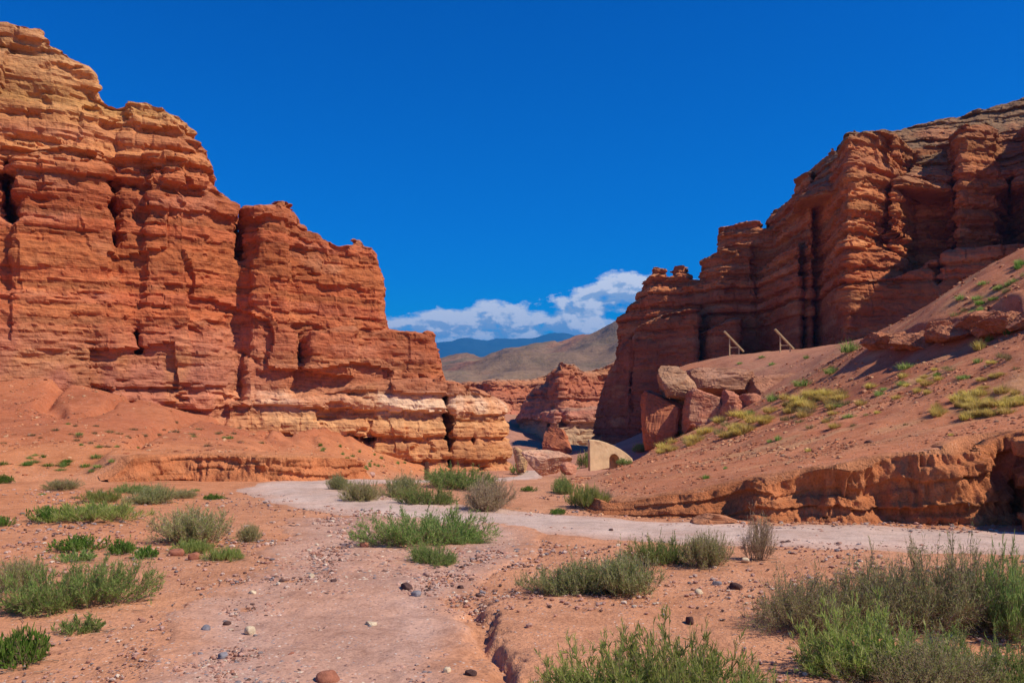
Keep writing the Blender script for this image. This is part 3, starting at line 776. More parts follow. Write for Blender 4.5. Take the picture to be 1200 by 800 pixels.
# ------------------------------------------------------------------ hills and blue mountains
def hills(name, lab, xr, yr, nx, ny, hf, col, mat):
    x = np.linspace(*xr, nx); y = np.linspace(*yr, ny)
    X, Y = np.meshgrid(x, y, indexing='ij')
    Z = hf(X, Y)
    C = col(X, Y, Z)
    tag(link(name, mesh_np(name, np.stack([X, Y, Z], -1).reshape(-1, 3), grid_faces(nx, ny)[:, ::-1], True, C.reshape(-1, 3)), mat), lab, name, kind='structure')
def hill_h(X, Y):
    pxx = X / np.maximum(Y, 1) * 1000 + 600
    sky = np.interp(pxx, [300, 480, 520, 545, 560, 600, 640, 670, 690, 705, 725, 760, 900, 1200], [428, 424, 421, 415, 418, 410, 405, 400, 394, 386, 374, 362, 330, 300])
    zc = CAM_Z + (HZ - sky) / 1000 * 900
    z0 = 13 + .010 * (Y - 240)
    t = sstep(330, 900, Y)
    rid = 1 - np.abs(fbm2(X / 130, Y / 200, 5, 501)) * 2
    Z = z0 + (zc - 20) * t ** 1.4 * (.86 + .14 * rid) + (5 + 8 * t) * fbm2(X / 55, Y / 70, 5, 503) * sstep(250, 420, Y)
    Z = Z * (1 - sstep(1000, 1500, Y) * .8)
    e = np.minimum(Y - 240, 800 - np.abs(X)) / 30
    return np.where(e < 1, Z * np.clip(e, 0, 1) + (1 - np.clip(e, 0, 1)) * 8, Z)
def hill_c(X, Y, Z):
    n = fbm2(X / 60, Y / 60, 4, 511)
    C = np.array([.25, .155, .085]) * np.ones(X.shape + (3,))
    w = sstep(.0, .45, n)[..., None]; C = C * (1 - w) + w * np.array([.31, .145, .075])
    w = (sstep(400, 560, X / Y * 1000 + 520) * sstep(-.2, .3, fbm2(X / 40, Y / 40, 3, 513)))[..., None] * .0; C = C * (1 - w)
    w = sstep(.05, .5, fbm2(X / 30 + 7, Y / 30, 4, 517))[..., None] * .6; C = C * (1 - w) + w * np.array([.17, .125, .065])
    return C
hills('hills', 'dry brown rolling hills above the canyon rim', (-700, 900), (240, 1600), 420, 330, hill_h, hill_c, M_hill)
def mtn_h(X, Y):
    pxx = X / Y * 1000 + 600
    sky = np.interp(pxx, [-600, 300, 500, 540, 570, 600, 640, 660, 700, 900, 1800], [370, 395, 400, 396, 398, 397.5, 395, 394, 396, 392, 360])
    zc = CAM_Z + (HZ - sky) / 1000 * 6400
    t = 1 - np.abs(Y - 6400) / 1500
    return np.clip(t, 0, 1) * zc * (1 + .10 * fbm2(X / 500, Y / 500, 5, 521)) + 30 * fbm2(X / 250, Y / 250, 4, 523) - 5
hills('mountains', 'blue forested mountain ridge far beyond the hills', (-7000, 7000), (4900, 7900), 420, 90, mtn_h, lambda X, Y, Z: np.array([.05, .07, .05]) * np.ones(X.shape + (3,)), M_hill)

# ------------------------------------------------------------------ locating ground points of the photograph
# ------------------------------------------------------------------ boulders
import bmesh
_ico = {}
def ico(level):
    if level not in _ico:
        bm = bmesh.new(); bmesh.ops.create_icosphere(bm, subdivisions=level, radius=1)
        V = np.array([v.co[:] for v in bm.verts], np.float32); Fc = np.array([[v.index for v in f.verts] for f in bm.faces], np.int32)
        bm.free(); _ico[level] = (V, Fc)
    return _ico[level]
def boulder_mesh(name, size, seed, col, level=5, box=.55, cuts=7, rough=.08, col2=None):
    if level >= 5: rough *= 1.05
    V, Fc = ico(level); rng = np.random.RandomState(seed)
    p = V / np.linalg.norm(V, axis=1)[:, None]
    p = np.sign(p) * np.abs(p) ** box; p = p / np.maximum(1, np.abs(p).max() * .0 + 1)
    for _ in range(cuts):
        n = rng.normal(size=3); n /= np.linalg.norm(n); dd = rng.uniform(.62, .95)
        e = p @ n - dd; m = e > 0
        p[m] -= np.outer(e[m] * .97, n)
    q = p * np.array(size)
    s = min(size)
    nrm = p / np.linalg.norm(p, axis=1)[:, None]
    f = fbm3(q[:, 0] / s * 1.2 + seed, q[:, 1] / s * 1.2, q[:, 2] / s * 1.2, 4, seed) * rough * 1.6 + fbm3(q[:, 0] / s * 5 + seed, q[:, 1] / s * 5, q[:, 2] / s * 7, 3, seed + 3) * rough * .5
    if level >= 5: f = f + rough * .35 * np.sign(np.sin(q[:, 2] / s * 11 + 3 * fbm3(q[:, 0] / s, q[:, 1] / s, q[:, 2] / s, 3, seed + 6))) * sstep(-.1, .3, fbm3(q[:, 0] / s * 1.3, q[:, 1] / s * 1.3, q[:, 2] / s * 3, 2, seed + 7)) + rough * .5 * fbm3(q[:, 0] / s * 14, q[:, 1] / s * 14, q[:, 2] / s * 18, 3, seed + 8)
    q = q + nrm * (f * s)[:, None]
    n = fbm3(q[:, 0] / s * 1.5, q[:, 1] / s * 1.5, q[:, 2] / s * 2.5, 4, seed + 9)
    C = np.array(col) * (1 + .25 * n)[:, None]
    if col2 is not None:
        w = sstep(.0, .35, fbm3(q[:, 0] / s, q[:, 1] / s, q[:, 2] / s * 1.6, 3, seed + 12))[:, None] * .8
        C = C * (1 - w) + w * np.array(col2)
    return mesh_np(name, q, Fc, level < 4, C)
M_boulder = rock_material('boulder_rock', 1.5, .10)
def place_boulder(px, py0, py1, wpx, d, dep, seed, lab, col, rot=0, tilt=0, group=None, box=.55, cuts=7, col2=None, rough=.08, name='boulder'):
    """py0 top row, py1 foot row; the foot is sunk a little into what carries it."""
    x, y = xy(px, d); z0, z1 = zt(py0, d), zt(py1, d)
    me = boulder_mesh(name, (wpx / 2000 * d, dep / 2, (z0 - z1) / 2 * 1.06), seed, col, 6 if d < 60 else 5, box, cuts, rough, col2)
    o = link(name, me, M_boulder, None, (x, y + dep * .3, (z0 + z1) / 2 - .03))
    o.rotation_euler = (0, R(tilt), R(rot))
    return tag(o, lab, 'boulder', group)
G1 = 'boulders at the end of the shaded ledge'; G2 = 'fallen pale rocks in the gap'
rb = (.44, .16, .08); rp = (.46, .25, .16)
place_boulder(779, 456, 528, 50, 52, 2.6, 1, 'tall upright dark red boulder at the left end of the ledge', rb, 8, 4, G1, .42, 5)
place_boulder(800, 452, 516, 22, 52.6, 2.0, 2, 'narrow brown boulder wedged under the wedge shaped capstone', (.36, .20, .10), 0, 0, G1, .5, 6)
place_boulder(793, 428, 466, 44, 52, 2.4, 4, 'wedge shaped capstone perched on the upright boulders', (.42, .24, .14), 15, 6, G1, .5, 9)
place_boulder(824, 456, 514, 38, 50.6, 2.0, 5, 'egg shaped red boulder with a hollow upper half', (.48, .20, .12), 10, 3, G1, .6, 5, rp)
place_boulder(859, 457, 502, 30, 50.2, 1.8, 6, 'blocky red boulder beside the egg shaped boulder', (.48, .20, .12), -8, 2, G1, .5, 7, rp)
place_boulder(881, 461, 492, 22, 50.2, 1.6, 8, 'smallest red boulder at the right of the blocky boulder', (.46, .20, .12), 20, 0, G1, .55, 8)
place_boulder(849, 431, 464, 84, 54.5, 3.0, 9, 'long flat topped brown rock roofing the row of boulders', (.43, .22, .13), 4, 2, G1, .5, 6, rp)
place_boulder(915, 436, 476, 66, 53.5, 3.0, 10, 'jagged brown overhanging rock right of the boulder row', (.40, .19, .11), 8, -6, G1, .5, 8)
place_boulder(640, 527, 556, 62, 40, 2.4, 11, 'long pale pink fallen rock lying across the gap', (.56, .32, .21), -12, 12, G2, .55, 9, (.62, .40, .26))
place_boulder(668, 541, 556, 22, 39, 1.0, 12, 'small reddish rock at the right end of the long fallen rock', (.52, .24, .15), 0, 0, G2)
place_boulder(611, 523, 552, 20, 42, 1.0, 13, 'pale ochre rock leaning left of the long fallen rock', (.60, .38, .20), 20, -8, G2)
place_boulder(654, 503, 534, 36, 104, 3.4, 15, 'tilted broken red rock slab in the shaded canyon mouth', (.46, .16, .08), 10, 28, None, .4, 9)
place_boulder(20, 430, 462, 62, 49.5, 2.4, 16, 'rounded rock block at the foot of the left cliff', (.50, .22, .13), 5, 3, None, .5, 7)
place_boulder(76, 452, 474, 44, 48.5, 1.4, 17, 'low broken rock lying on the top of the left talus', (.52, .26, .16), 25, 0, None, .5, 9)
place_boulder(838, 601, 615, 52, 13.7, .5, 18, 'flat red rock slab at the foot of the earth bank', (.50, .22, .11), 3, 2, None, .4, 7)
place_boulder(1022, 514, 523, 14, 17.5, .22, 19, 'small dark stone lying alone on the right slope', (.20, .10, .07), 10, 0, None, .6, 7, name='stone')

LP = smooth_line(LEDGE, 200)
rl = random.Random(21)
for i, f in enumerate((.05, .12, .20, .27, .36, .44, .52, .62, .70, .80, .90)):
    q = LP[int(f * 199)]; w_ = rl.uniform(.6, 1.05) * (1.25 if i % 3 == 0 else .9); h_ = rl.uniform(.26, .46)
    me = boulder_mesh('boulder', (w_, rl.uniform(.7, 1.0), h_), 640 + i, (.44, .175, .09), 6, rl.uniform(.5, .7), 10, .17, (.50, .22, .11))
    o = link('boulder', me, M_boulder, None, (q[0] + .15, q[1] + .45, ground_z(q[0], q[1]) + h_ * rl.uniform(.75, 1.3)))
    o.rotation_euler = (rl.uniform(-.15, .15), rl.uniform(-.35, .0), rl.uniform(-.6, .6))
    tag(o, 'rough dark red rock in the broken crust high on the right slope', 'boulder', 'rocks of the broken crust on the right slope')

# ------------------------------------------------------------------ pale slab with a dark hollow
def rock_slab():
    d = 41.0
    outl = [(691,552),(690.5,515),(697,515.2),(704,516.5),(712,519),(720,522.5),(728,527),(735,532),(741,537.5),(744,548)]
    hole = [(714,548),(714,536.5),(715.2,534),(717,532.6),(719,532),(721,532.3),(723,533.6),(725,536),(726,539),(726.3,548)]
    dq = lambda a: d + (a - 690) * .040
    O = np.array([pt(a, b, dq(a)) for a, b in outl]); Hh = np.array([pt(a, b, dq(a)) for a, b in hole])
    def dens(P, k=7):
        out = []
        for i in range(len(P) - 1):
            for t in range(k): out.append(P[i] + (P[i + 1] - P[i]) * t / k)
        out.append(P[-1]); return np.array(out)
    O, Hh = dens(O), dens(Hh); n = len(O)
    rows_ = [O + [0, .75, 0], O + [0, .10, 0], O * 1.0]
    K = 14
    for k in range(1, K + 1):
        rows_.append(O + (Hh - O) * k / K)
    rows_ += [Hh + [0, .12, 0], Hh + [0, .55, 0]]
    V = np.stack(rows_)                       # rows x n x 3
    A = V.reshape(-1, 3)
    r = fbm3(A[:, 0] * 1.2, A[:, 1] * 1.2, A[:, 2] * 1.2, 4, 91) * .10 + fbm3(A[:, 0] * 5, A[:, 1] * 5, A[:, 2] * 5, 3, 92) * .03
    A = A.copy(); A[:, 1] += r; A[:, 2] += r * .4
    b = len(A); ctr = Hh.mean(0) + [0, .6, 0]
    A = np.concatenate([A, ctr[None]])
    Fq = grid_faces(len(rows_), n)
    fan = np.array([[(len(rows_) - 1) * n + i, (len(rows_) - 1) * n + i + 1, b] for i in range(n - 1)])
    bk = np.arange(n)[None, :]
    C = np.array([.66, .42, .22]) * (1 + .25 * fbm3(A[:, 0] * 1.5, A[:, 1], A[:, 2] * 2.5, 4, 95))[:, None]
    me = mesh_np('rock_slab', A, [Fq, fan, bk], True, C)
    tag(link('rock_slab', me, plain_material('pale_slab', (.60, .40, .23), .9, .14, 2.5, None, .02)), 'pale tan quarter arch slab with a dark hollow at its foot', 'rock slab')
rock_slab()

# ------------------------------------------------------------------ timber
M_wood = plain_material('weathered_pale_wood', (.58, .43, .22), .8, .25, 6, (1, 1, .15))
M_post = plain_material('dark_brown_wood', (.13, .055, .03), .85, .35, 10, (1, 1, .12))
def bar(name, a, b, w, t, mat, parent, taper=1.0):
    """A square-cut length of timber from a to b, edges bevelled."""
    a, b = Vector(a), Vector(b)
    bm = bmesh.new(); bmesh.ops.create_cube(bm, size=1)
    L = (b - a).length
    for v in bm.verts:
        k = taper if v.co.z > 0 else 1
        v.co = Vector((v.co.x * w * k, v.co.y * t * k, v.co.z * L))
    bmesh.ops.bevel(bm, geom=bm.edges[:], offset=min(w, t) * .14, segments=2, affect='EDGES')
    q = (b - a).to_track_quat('Z', 'Y').to_matrix().to_4x4()
    bmesh.ops.transform(bm, matrix=Matrix.Translation((a + b) / 2) @ q, verts=bm.verts)
    me = bpy.data.meshes.new(name); bm.to_mesh(me); bm.free()
    return link(name, me, mat, parent)
def wooden_frame(x0, y0, d, pts, lab):
    (bx0, by0, bx1, by1), (lx, lty, lby), (rx, rty, rby), (cy_, cx0, cx1) = pts
    base = Vector(pt(lx, lby, d)); gz = ground_z(base.x, base.y)
    e = empty('timber_stand', (base.x, base.y, gz)); tag(e, lab, 'timber stand', 'slanted wooden frames on the slope crest')
    L = lambda px, py, dy=0: Vector(pt(px, py, d)) - Vector((base.x, base.y - dy, gz))
    bar('slanted_beam', L(bx0, by0), L(bx1, by1), .30, .13, M_wood, e)
    p = L(lx, lty); bar('post', Vector((p.x, 0.0, -.3)), p, .10, .10, M_wood, e)
    p = L(rx, rty); bar('post', Vector((p.x, 0.0, -.3)), p, .10, .10, M_wood, e)
    bar('crossbar', L(cx0, cy_, .002), L(cx1, cy_, .002), .085, .085, M_wood, e)
wooden_frame(0, 0, 73.5, [(848.5,388,871.5,412), (855,394,414), (866,406,413.5), (407,855,868)], 'slanted wooden frame nearer the gap on the slope crest')
wooden_frame(0, 0, 71.5, [(908,385.5,930,409), (914.3,392,413), (926,404,412.5), (404.5,914,927)], 'slanted wooden frame nearer the sheer prow on the slope crest')
gx, gy, gz = hit(500, 562)
e = empty('wooden_post', (gx, gy, gz)); tag(e, 'short dark brown wooden post standing among the roadside shrubs', 'post')
bar('wooden_post', (0, 0, -.2), (.0, 0, zt(541, gy) - gz), 5.2 / 1000 * gy, 5.2 / 1000 * gy, M_post, e, .92).name = 'shaft'

# ------------------------------------------------------------------ plants
def tubes(P, r0, r1, sides=3):
    """P (n,k,3) polylines -> verts, quads"""
    n, k, _ = P.shape
    T = np.gradient(P, axis=1); T /= np.linalg.norm(T, axis=2)[..., None] + 1e-9
    U = np.cross(T, np.array([.37, .91, .17])); U /= np.linalg.norm(U, axis=2)[..., None] + 1e-9
    W_ = np.cross(T, U)
    r = (r0 + (r1 - r0) * np.linspace(0, 1, k))[None, :, None, None]
    a = np.arange(sides) / sides * 2 * np.pi
    V = P[:, :, None, :] + r * (np.cos(a)[None, None, :, None] * U[:, :, None, :] + np.sin(a)[None, None, :, None] * W_[:, :, None, :])
    idx = np.arange(n * k * sides).reshape(n, k, sides)
    q = np.stack([idx[:, :-1, :], np.roll(idx, -1, 2)[:, :-1, :], np.roll(idx, -1, 2)[:, 1:, :], idx[:, 1:, :]], -1)
    return V.reshape(-1, 3), q.reshape(-1, 4)
def shrub_mesh(seed, w, h, ns, nt, nl, ll, lw, spread=.7, leaf_from=.3, up=.5, stem_r=.006, dense_low=0.0, lumps=3, wisp=0.0):
    rng = np.random.RandomState(seed)
    # a shrub is a few clumps, so its outline is uneven
    cx = rng.uniform(-.5, .5, (lumps, 2)) * w * .62; ch = rng.uniform(.65, 1.0, lumps) * h; cr = rng.uniform(.55, .9, lumps) * w * .5
    ch[0] = h; cx[0] *= .4
    k = rng.randint(0, lumps, ns)
    rad = np.sqrt(rng.rand(ns)); an = rng.rand(ns) * 2 * np.pi
    out = np.stack([np.cos(an), np.sin(an)], 1) * rad[:, None]
    base = np.zeros((ns, 3)); base[:, :2] = cx[k] * .7 + out * cr[k][:, None] * .30
    tip = np.zeros((ns, 3)); tip[:, :2] = cx[k] + out * cr[k][:, None] * spread * 1.3
    tip[:, 2] = ch[k] * (1 - .62 * rad ** 2) * rng.uniform(.72, 1.08, ns)
    if wisp > 0:
        m = rng.rand(ns) < wisp; tip[m, 2] *= rng.uniform(1.15, 1.5, m.sum())
    t = np.linspace(0, 1, 6)[None, :, None]
    mid = base + (tip - base) * .5; mid[:, :2] += (tip - base)[:, :2] * .16; mid[:, 2] -= tip[:, 2] * .02
    mid += rng.normal(0, .05 * h, (ns, 3))
    P = (1 - t) ** 2 * base[:, None] + 2 * t * (1 - t) * mid[:, None] + t * t * tip[:, None]
    P += rng.normal(0, .022 * h, P.shape) * t
    # side twigs
    ti = rng.randint(0, ns, ns * nt); tt = rng.uniform(.22, .95, ns * nt)
    f = tt * 5; i0 = np.minimum(f.astype(int), 4); u = (f - i0)[:, None]
    sp = P[ti, i0] * (1 - u) + P[ti, i0 + 1] * u
    dr = P[ti, i0 + 1] - P[ti, i0]; dr /= np.linalg.norm(dr, axis=1)[:, None] + 1e-9
    dr = dr + rng.normal(0, .95, dr.shape); dr[:, 2] += up * .6; dr /= np.linalg.norm(dr, axis=1)[:, None]
    tl = h * rng.uniform(.12, .34, len(ti))[:, None]
    T3 = np.linspace(0, 1, 4)[None, :, None]
    TP = sp[:, None] + dr[:, None] * tl[:, None] * T3 + np.array([0, 0, .12]) * tl[:, None] * T3 ** 2 + rng.normal(0, .008 * h, (len(ti), 4, 3)) * T3
    v1, q1 = tubes(P, stem_r, stem_r * .35); v2, q2 = tubes(TP, stem_r * .5, stem_r * .22)
    SV = np.concatenate([v1, v2]); SQ = np.concatenate([q1, q2 + len(v1)])
    SV[:, 2] -= .02
    # leaves, narrow, along twigs and the upper part of stems
    nlt = int(nl * .72); nls = nl - nlt
    a = rng.randint(0, len(ti), nlt); b = rng.uniform(.1, 1.0, nlt); f = b * 3; i0 = np.minimum(f.astype(int), 2); u = (f - i0)[:, None]
    p1 = TP[a, i0] * (1 - u) + TP[a, i0 + 1] * u; d1 = TP[a, i0 + 1] - TP[a, i0]
    a = rng.randint(0, ns, nls); b = rng.uniform(leaf_from, 1.0, nls); f = b * 5; i0 = np.minimum(f.astype(int), 4); u = (f - i0)[:, None]
    p2 = P[a, i0] * (1 - u) + P[a, i0 + 1] * u; d2 = P[a, i0 + 1] - P[a, i0]
    p = np.concatenate([p1, p2]); d = np.concatenate([d1, d2]); d /= np.linalg.norm(d, axis=1)[:, None] + 1e-9
    d = d + rng.normal(0, .55, d.shape); d[:, 2] += up; d /= np.linalg.norm(d, axis=1)[:, None]
    s = np.cross(d, rng.normal(size=d.shape)); s /= np.linalg.norm(s, axis=1)[:, None] + 1e-9
    L = ll * rng.uniform(.55, 1.45, len(p))[:, None]; Wd = lw * rng.uniform(.6, 1.3, len(p))[:, None]
    V = np.stack([p - s * Wd * .35, p + s * Wd * .35, p + d * L * .6 + s * Wd * .5, p + d * L, p + d * L * .6 - s * Wd * .5], 1)
    V[..., 2] = np.maximum(V[..., 2], .0)
    LF = np.arange(len(p) * 5).reshape(-1, 5)
    return mesh_np('stems', SV, SQ, True), mesh_np('foliage', V.reshape(-1, 3), LF, False)
def tuft_mesh(seed, w, h, n, bw, lean=.6):
    rng = np.random.RandomState(seed)
    an = rng.rand(n) * 2 * np.pi; r = np.sqrt(rng.rand(n))
    b = np.stack([np.cos(an) * r * w * .3, np.sin(an) * r * w * .3, 0 * r - .01], 1)
    o = np.stack([np.cos(an), np.sin(an), 0 * an], 1) + rng.normal(0, .5, (n, 3)) * [1, 1, 0]
    L = h * rng.uniform(.5, 1.15, n) * (1 - .3 * r)
    le = (w * .35 * r * lean + rng.uniform(0, .12, n) * h)
    s = np.cross(o, [0, 0, 1]); s /= np.linalg.norm(s, axis=1)[:, None] + 1e-9
    pts_ = []
    for t in (0, .45, 1):
        c = b + o * (le * t * t)[:, None]; c[:, 2] += L * (t - .25 * t * t * (le / (L + .01)))
        ww = bw * (1 - .55 * t)
        if t < 1: pts_ += [c - s * ww, c + s * ww]
        else: pts_ += [c]
    V = np.stack(pts_, 1)
    i = np.arange(n)[:, None] * 5
    return mesh_np('tuft', V.reshape(-1, 3), [np.concatenate([i, i + 1, i + 3, i + 2], 1), np.concatenate([i + 2, i + 3, i + 4], 1)], False)

M_stem_tan = plain_material('tan_twigs', (.34, .22, .14), .9, .25, 30); M_stem_dark = plain_material('dark_twigs', (.30, .19, .13), .9, .25, 30)
M_l_grey = leaf_material('grey_green_leaves', [(0, (.25, .28, .09)), (.4, (.37, .41, .14)), (.75, (.50, .50, .22)), (1, (.62, .52, .34))])
M_l_olive = leaf_material('olive_leaves', [(0, (.28, .32, .09)), (.45, (.44, .46, .15)), (.75, (.56, .50, .24)), (1, (.66, .52, .36))])
M_l_green = leaf_material('green_leaves', [(0, (.17, .28, .06)), (.5, (.28, .40, .10)), (1, (.46, .50, .18))])
M_l_bright = leaf_material('bright_leaves', [(0, (.10, .22, .03)), (.5, (.16, .30, .045)), (1, (.28, .36, .09))])
M_l_tan = leaf_material('dry_tan_leaves', [(0, (.36, .29, .15)), (.5, (.50, .39, .23)), (.8, (.60, .45, .30)), (1, (.38, .38, .16))])
M_l_yel = leaf_material('yellow_grass_blades', [(0, (.48, .38, .08)), (.5, (.60, .46, .12)), (1, (.68, .54, .22))])
M_l_ygr = leaf_material('yellow_green_leaves', [(0, (.22, .31, .06)), (.5, (.36, .43, .10)), (1, (.52, .50, .20))])
M_l_dull = leaf_material('dusty_leaves', [(0, (.20, .19, .07)), (.5, (.30, .24, .10)), (1, (.42, .28, .15))])

PROTO = {}
def proto(kind, seed, leaf, stem, **k):
    s, f = shrub_mesh(seed, **k); s.materials.append(stem); f.materials.append(leaf)
    PROTO[kind] = (s, f, k['w'], k['h'])
#            kind        seed leaf      stem
proto('mound', 11, M_l_grey, M_stem_dark, w=2.0, h=.62, ns=170, nt=9, nl=26000, ll=0.045, lw=0.0085, spread=.8, lumps=5, stem_r=.005, up=0.25, wisp=0.08)
proto('mound2', 12, M_l_green, M_stem_tan, w=2.0, h=.62, ns=170, nt=9, nl=26000, ll=0.05, lw=0.0085, spread=.8, lumps=5, stem_r=.005, wisp=.1, up=0.25)
proto('bigbush', 13, M_l_olive, M_stem_dark, w=2.0, h=.75, ns=200, nt=14, nl=26000, ll=0.034, lw=0.007, spread=1.0, lumps=8, stem_r=.005, wisp=.18, up=0.05)
proto('bigbush2', 23, M_l_grey, M_stem_tan, w=2.0, h=.85, ns=200, nt=14, nl=26000, ll=0.036, lw=0.007, spread=1.0, lumps=8, stem_r=.005, wisp=.22, up=0.05)
proto('drybush', 14, M_l_tan, M_stem_tan, w=1.6, h=.80, ns=120, nt=16, nl=14000, ll=.045, lw=.008, spread=.95, lumps=4, stem_r=.006, up=0.2)
proto('olivebush', 15, M_l_olive, M_stem_tan, w=2.0, h=.75, ns=130, nt=12, nl=16000, ll=.05, lw=.009, spread=.9, lumps=5, stem_r=.006, up=0.25)
proto('herb', 16, M_l_bright, M_stem_tan, w=.8, h=.28, ns=60, nt=5, nl=1800, ll=.055, lw=.017, spread=.9, lumps=4, stem_r=.004)
proto('herb2', 17, M_l_green, M_stem_tan, w=.8, h=.30, ns=60, nt=5, nl=1700, ll=.06, lw=.015, spread=.9, lumps=3, stem_r=.004)
proto('wispy', 18, M_l_ygr, M_stem_tan, w=1.2, h=.45, ns=130, nt=7, nl=12000, ll=.05, lw=.008, spread=.75, lumps=5, stem_r=.0035, wisp=.3, up=0.4)
proto('twiggy', 19, M_l_tan, M_stem_tan, w=.7, h=.75, ns=60, nt=10, nl=2600, ll=.05, lw=.006, spread=.8, lumps=3, stem_r=.005, up=.8, wisp=.2)
proto('grassy', 20, M_l_ygr, M_stem_tan, w=1.3, h=.35, ns=110, nt=5, nl=5500, ll=.11, lw=.008, spread=.85, lumps=5, stem_r=.003, up=1.2)
proto('farshrub', 21, M_l_green, M_stem_tan, w=1.4, h=.7, ns=50, nt=5, nl=2200, ll=.09, lw=.028, spread=.85, lumps=3, stem_r=.008)
TUFT = {}
for kname, mt, sd, w_, h_, n_, bw_ in (('yellow', M_l_yel, 31, .5, .38, 260, .007), ('yellow2', M_l_yel, 32, .6, .30, 260, .008), ('green', M_l_green, 33, .65, .30, 170, .010),
                               ('bright', M_l_bright, 34, .7, .24, 160, .011), ('dull', M_l_dull, 35, .7, .24, 130, .009)):
    m_ = tuft_mesh(sd, w_, h_, n_, bw_); m_.materials.append(mt); TUFT[kname] = (m_, w_, h_)

rs = random.Random(5)
SPOTS = []
def shrub(kind, px, py, wpx, hpx, lab, name='shrub', cat='shrub', group=None, d=None, depth=None):
    if d is None: x, y, z = hit(px, py)
    else: x, y = xy(px, d); z = ground_z(x, y)
    s, f, w, h = PROTO[kind]
    W_, H_ = wpx / F_PX * y, hpx / F_PX * y
    e = empty(name, (x, y + W_ * .12, ground_z(x, y + W_ * .12) - .02), rs.uniform(0, 6.28))
    SPOTS.append((e.location.x, e.location.y, W_))
    e.scale = (W_ / w, (W_ if depth is None else depth) / w, H_ / h)
    tag(e, lab, cat, group)
    link('stems', s, None, e); link('foliage', f, None, e)
    return e
def tuft(kind, px, py, wpx, hpx, lab, name='grass_tuft', cat='grass tuft', group=None):
    x, y, z = hit(px, py); m, w, h = TUFT[kind]
    o = link(name, m, None, None, (x, y, z - .01)); o.rotation_euler = (0, 0, rs.uniform(0, 6.28))
    s = wpx / F_PX * y / w
    o.scale = (s, s, hpx / F_PX * y / h)
    return tag(o, lab, cat, group)

GL = 'shrubs left of the track'; GC = 'shrubs beside the road bend'; GR = 'shrubs right of the track'
# left of the track
shrub('herb', 22, 783, 76, 48, 'bright green leafy plant in the near left corner', 'herb', 'plant', GL)
shrub('mound2', 88, 714, 128, 58, 'dark green feathery shrub with long shoots at the left edge', group=GL)
shrub('olivebush', 22, 692, 72, 42, 'duller olive shrub against the feathery green one at the left edge', group=GL)
shrub('herb2', 97, 741, 48, 24, 'small lone green plant below the feathery shrub', 'herb', 'plant', GL)
shrub('herb', 97, 646, 66, 20, 'bright green leafy herb mat left of the two-part herb', 'herb', 'plant', GL)
shrub('herb2', 92, 658, 40, 16, 'short green herb just below the bright herb mat', 'herb', 'plant', GL)
shrub('herb', 143, 648, 34, 20, 'left half of the two-part bright herb near the track', 'herb', 'plant', GL)
shrub('herb', 166, 656, 32, 18, 'right half of the two-part bright herb near the track', 'herb', 'plant', GL)
shrub('olivebush', 236, 636, 112, 48, 'tan and olive twiggy shrub beside the left of the track', group=GL)
shrub('olivebush', 290, 636, 34, 26, 'small olive outlier at the right tip of the twiggy shrub', group=GL)
shrub('grassy', 222, 648, 52, 14, 'thin grassy plant under the twiggy olive shrub', 'grassy_plant', 'plant', GL)
shrub('grassy', 262, 657, 42, 14, 'grassy green plant at the edge of the left track', 'grassy_plant', 'plant', GL)
shrub('grassy', 105, 611, 110, 20, 'long low yellow-green grassy patch on the left flat', 'grassy_plant', 'plant', GL)
shrub('herb', 46, 612, 40, 22, 'bright herb left of the long grassy patch', 'herb', 'plant', GL)
shrub('mound', 172, 591, 56, 24, 'dark grey-green mound shrub on the left flat', group=GL)
shrub('mound2', 156, 578, 42, 12, 'low dark shrub just behind the grey-green mound', group=GL)
shrub('grassy', 116, 589, 40, 14, 'olive grassy clump between the two left flat shrubs', 'grassy_plant', 'plant', GL)
shrub('olivebush', 70, 574, 56, 14, 'low dark olive shrub near the left scarp', group=GL)
shrub('olivebush', 210, 583, 44, 12, 'faded low shrub right of the grey-green mound', group=GL)
shrub('herb', 252, 585, 26, 8, 'small bright herb near the start of the bend', 'herb', 'plant', GL)
shrub('herb', 5, 617, 26, 14, 'bright herb cut by the left picture edge', 'herb', 'plant', GL)
shrub('herb', 2, 566, 22, 12, 'small green herb by the left edge below the scarp', 'herb', 'plant', GL)
# road bend
shrub('mound', 396, 574, 36, 20, 'leftmost round shrub inside the road bend', group=GC)
shrub('olivebush', 424, 588, 62, 28, 'olive shrub with brown base along the inner road edge', group=GC)
shrub('mound', 466, 582, 58, 26, 'grey-green shrub between the olive shrub and the post', group=GC)
shrub('mound2', 497, 592, 52, 24, 'grey-green shrub with a bright green foot beside the road', group=GC)
shrub('mound2', 536, 573, 84, 26, 'dark green shrub right behind the brown post', group=GC)
shrub('drybush', 570, 599, 72, 44, 'large round tan dry bush at the road edge', group=GC)
shrub('mound2', 494, 640, 122, 44, 'broad green shrub on the near side of the road', group=GC)
shrub('mound2', 545, 638, 40, 14, 'low green tail at the right of the broad roadside shrub', group=GC)
shrub('mound2', 505, 661, 60, 25, 'small green shrub in front of the broad roadside shrub', group=GC)
shrub('mound2', 660, 578, 36, 20, 'dark green shrub on the footpath slope by the gap', group=GC)
shrub('grassy', 690, 596, 50, 24, 'pale olive grassy clump above the left end of the bank', 'grassy_plant', 'plant', GC)
shrub('drybush', 708, 590, 26, 18, 'dry pale shrub right of the grassy clump above the bank', group=GC)
shrub('herb', 655, 603, 22, 9, 'tiny bright herb at the left end of the bank', 'herb', 'plant', GC)
shrub('herb', 622, 576, 20, 7, 'tiny bright herb at the right foot of the tan bush', 'herb', 'plant', GC)
shrub('farshrub', 684, 548, 22, 22, 'bright green shrub left of the pale slab', group=GC)
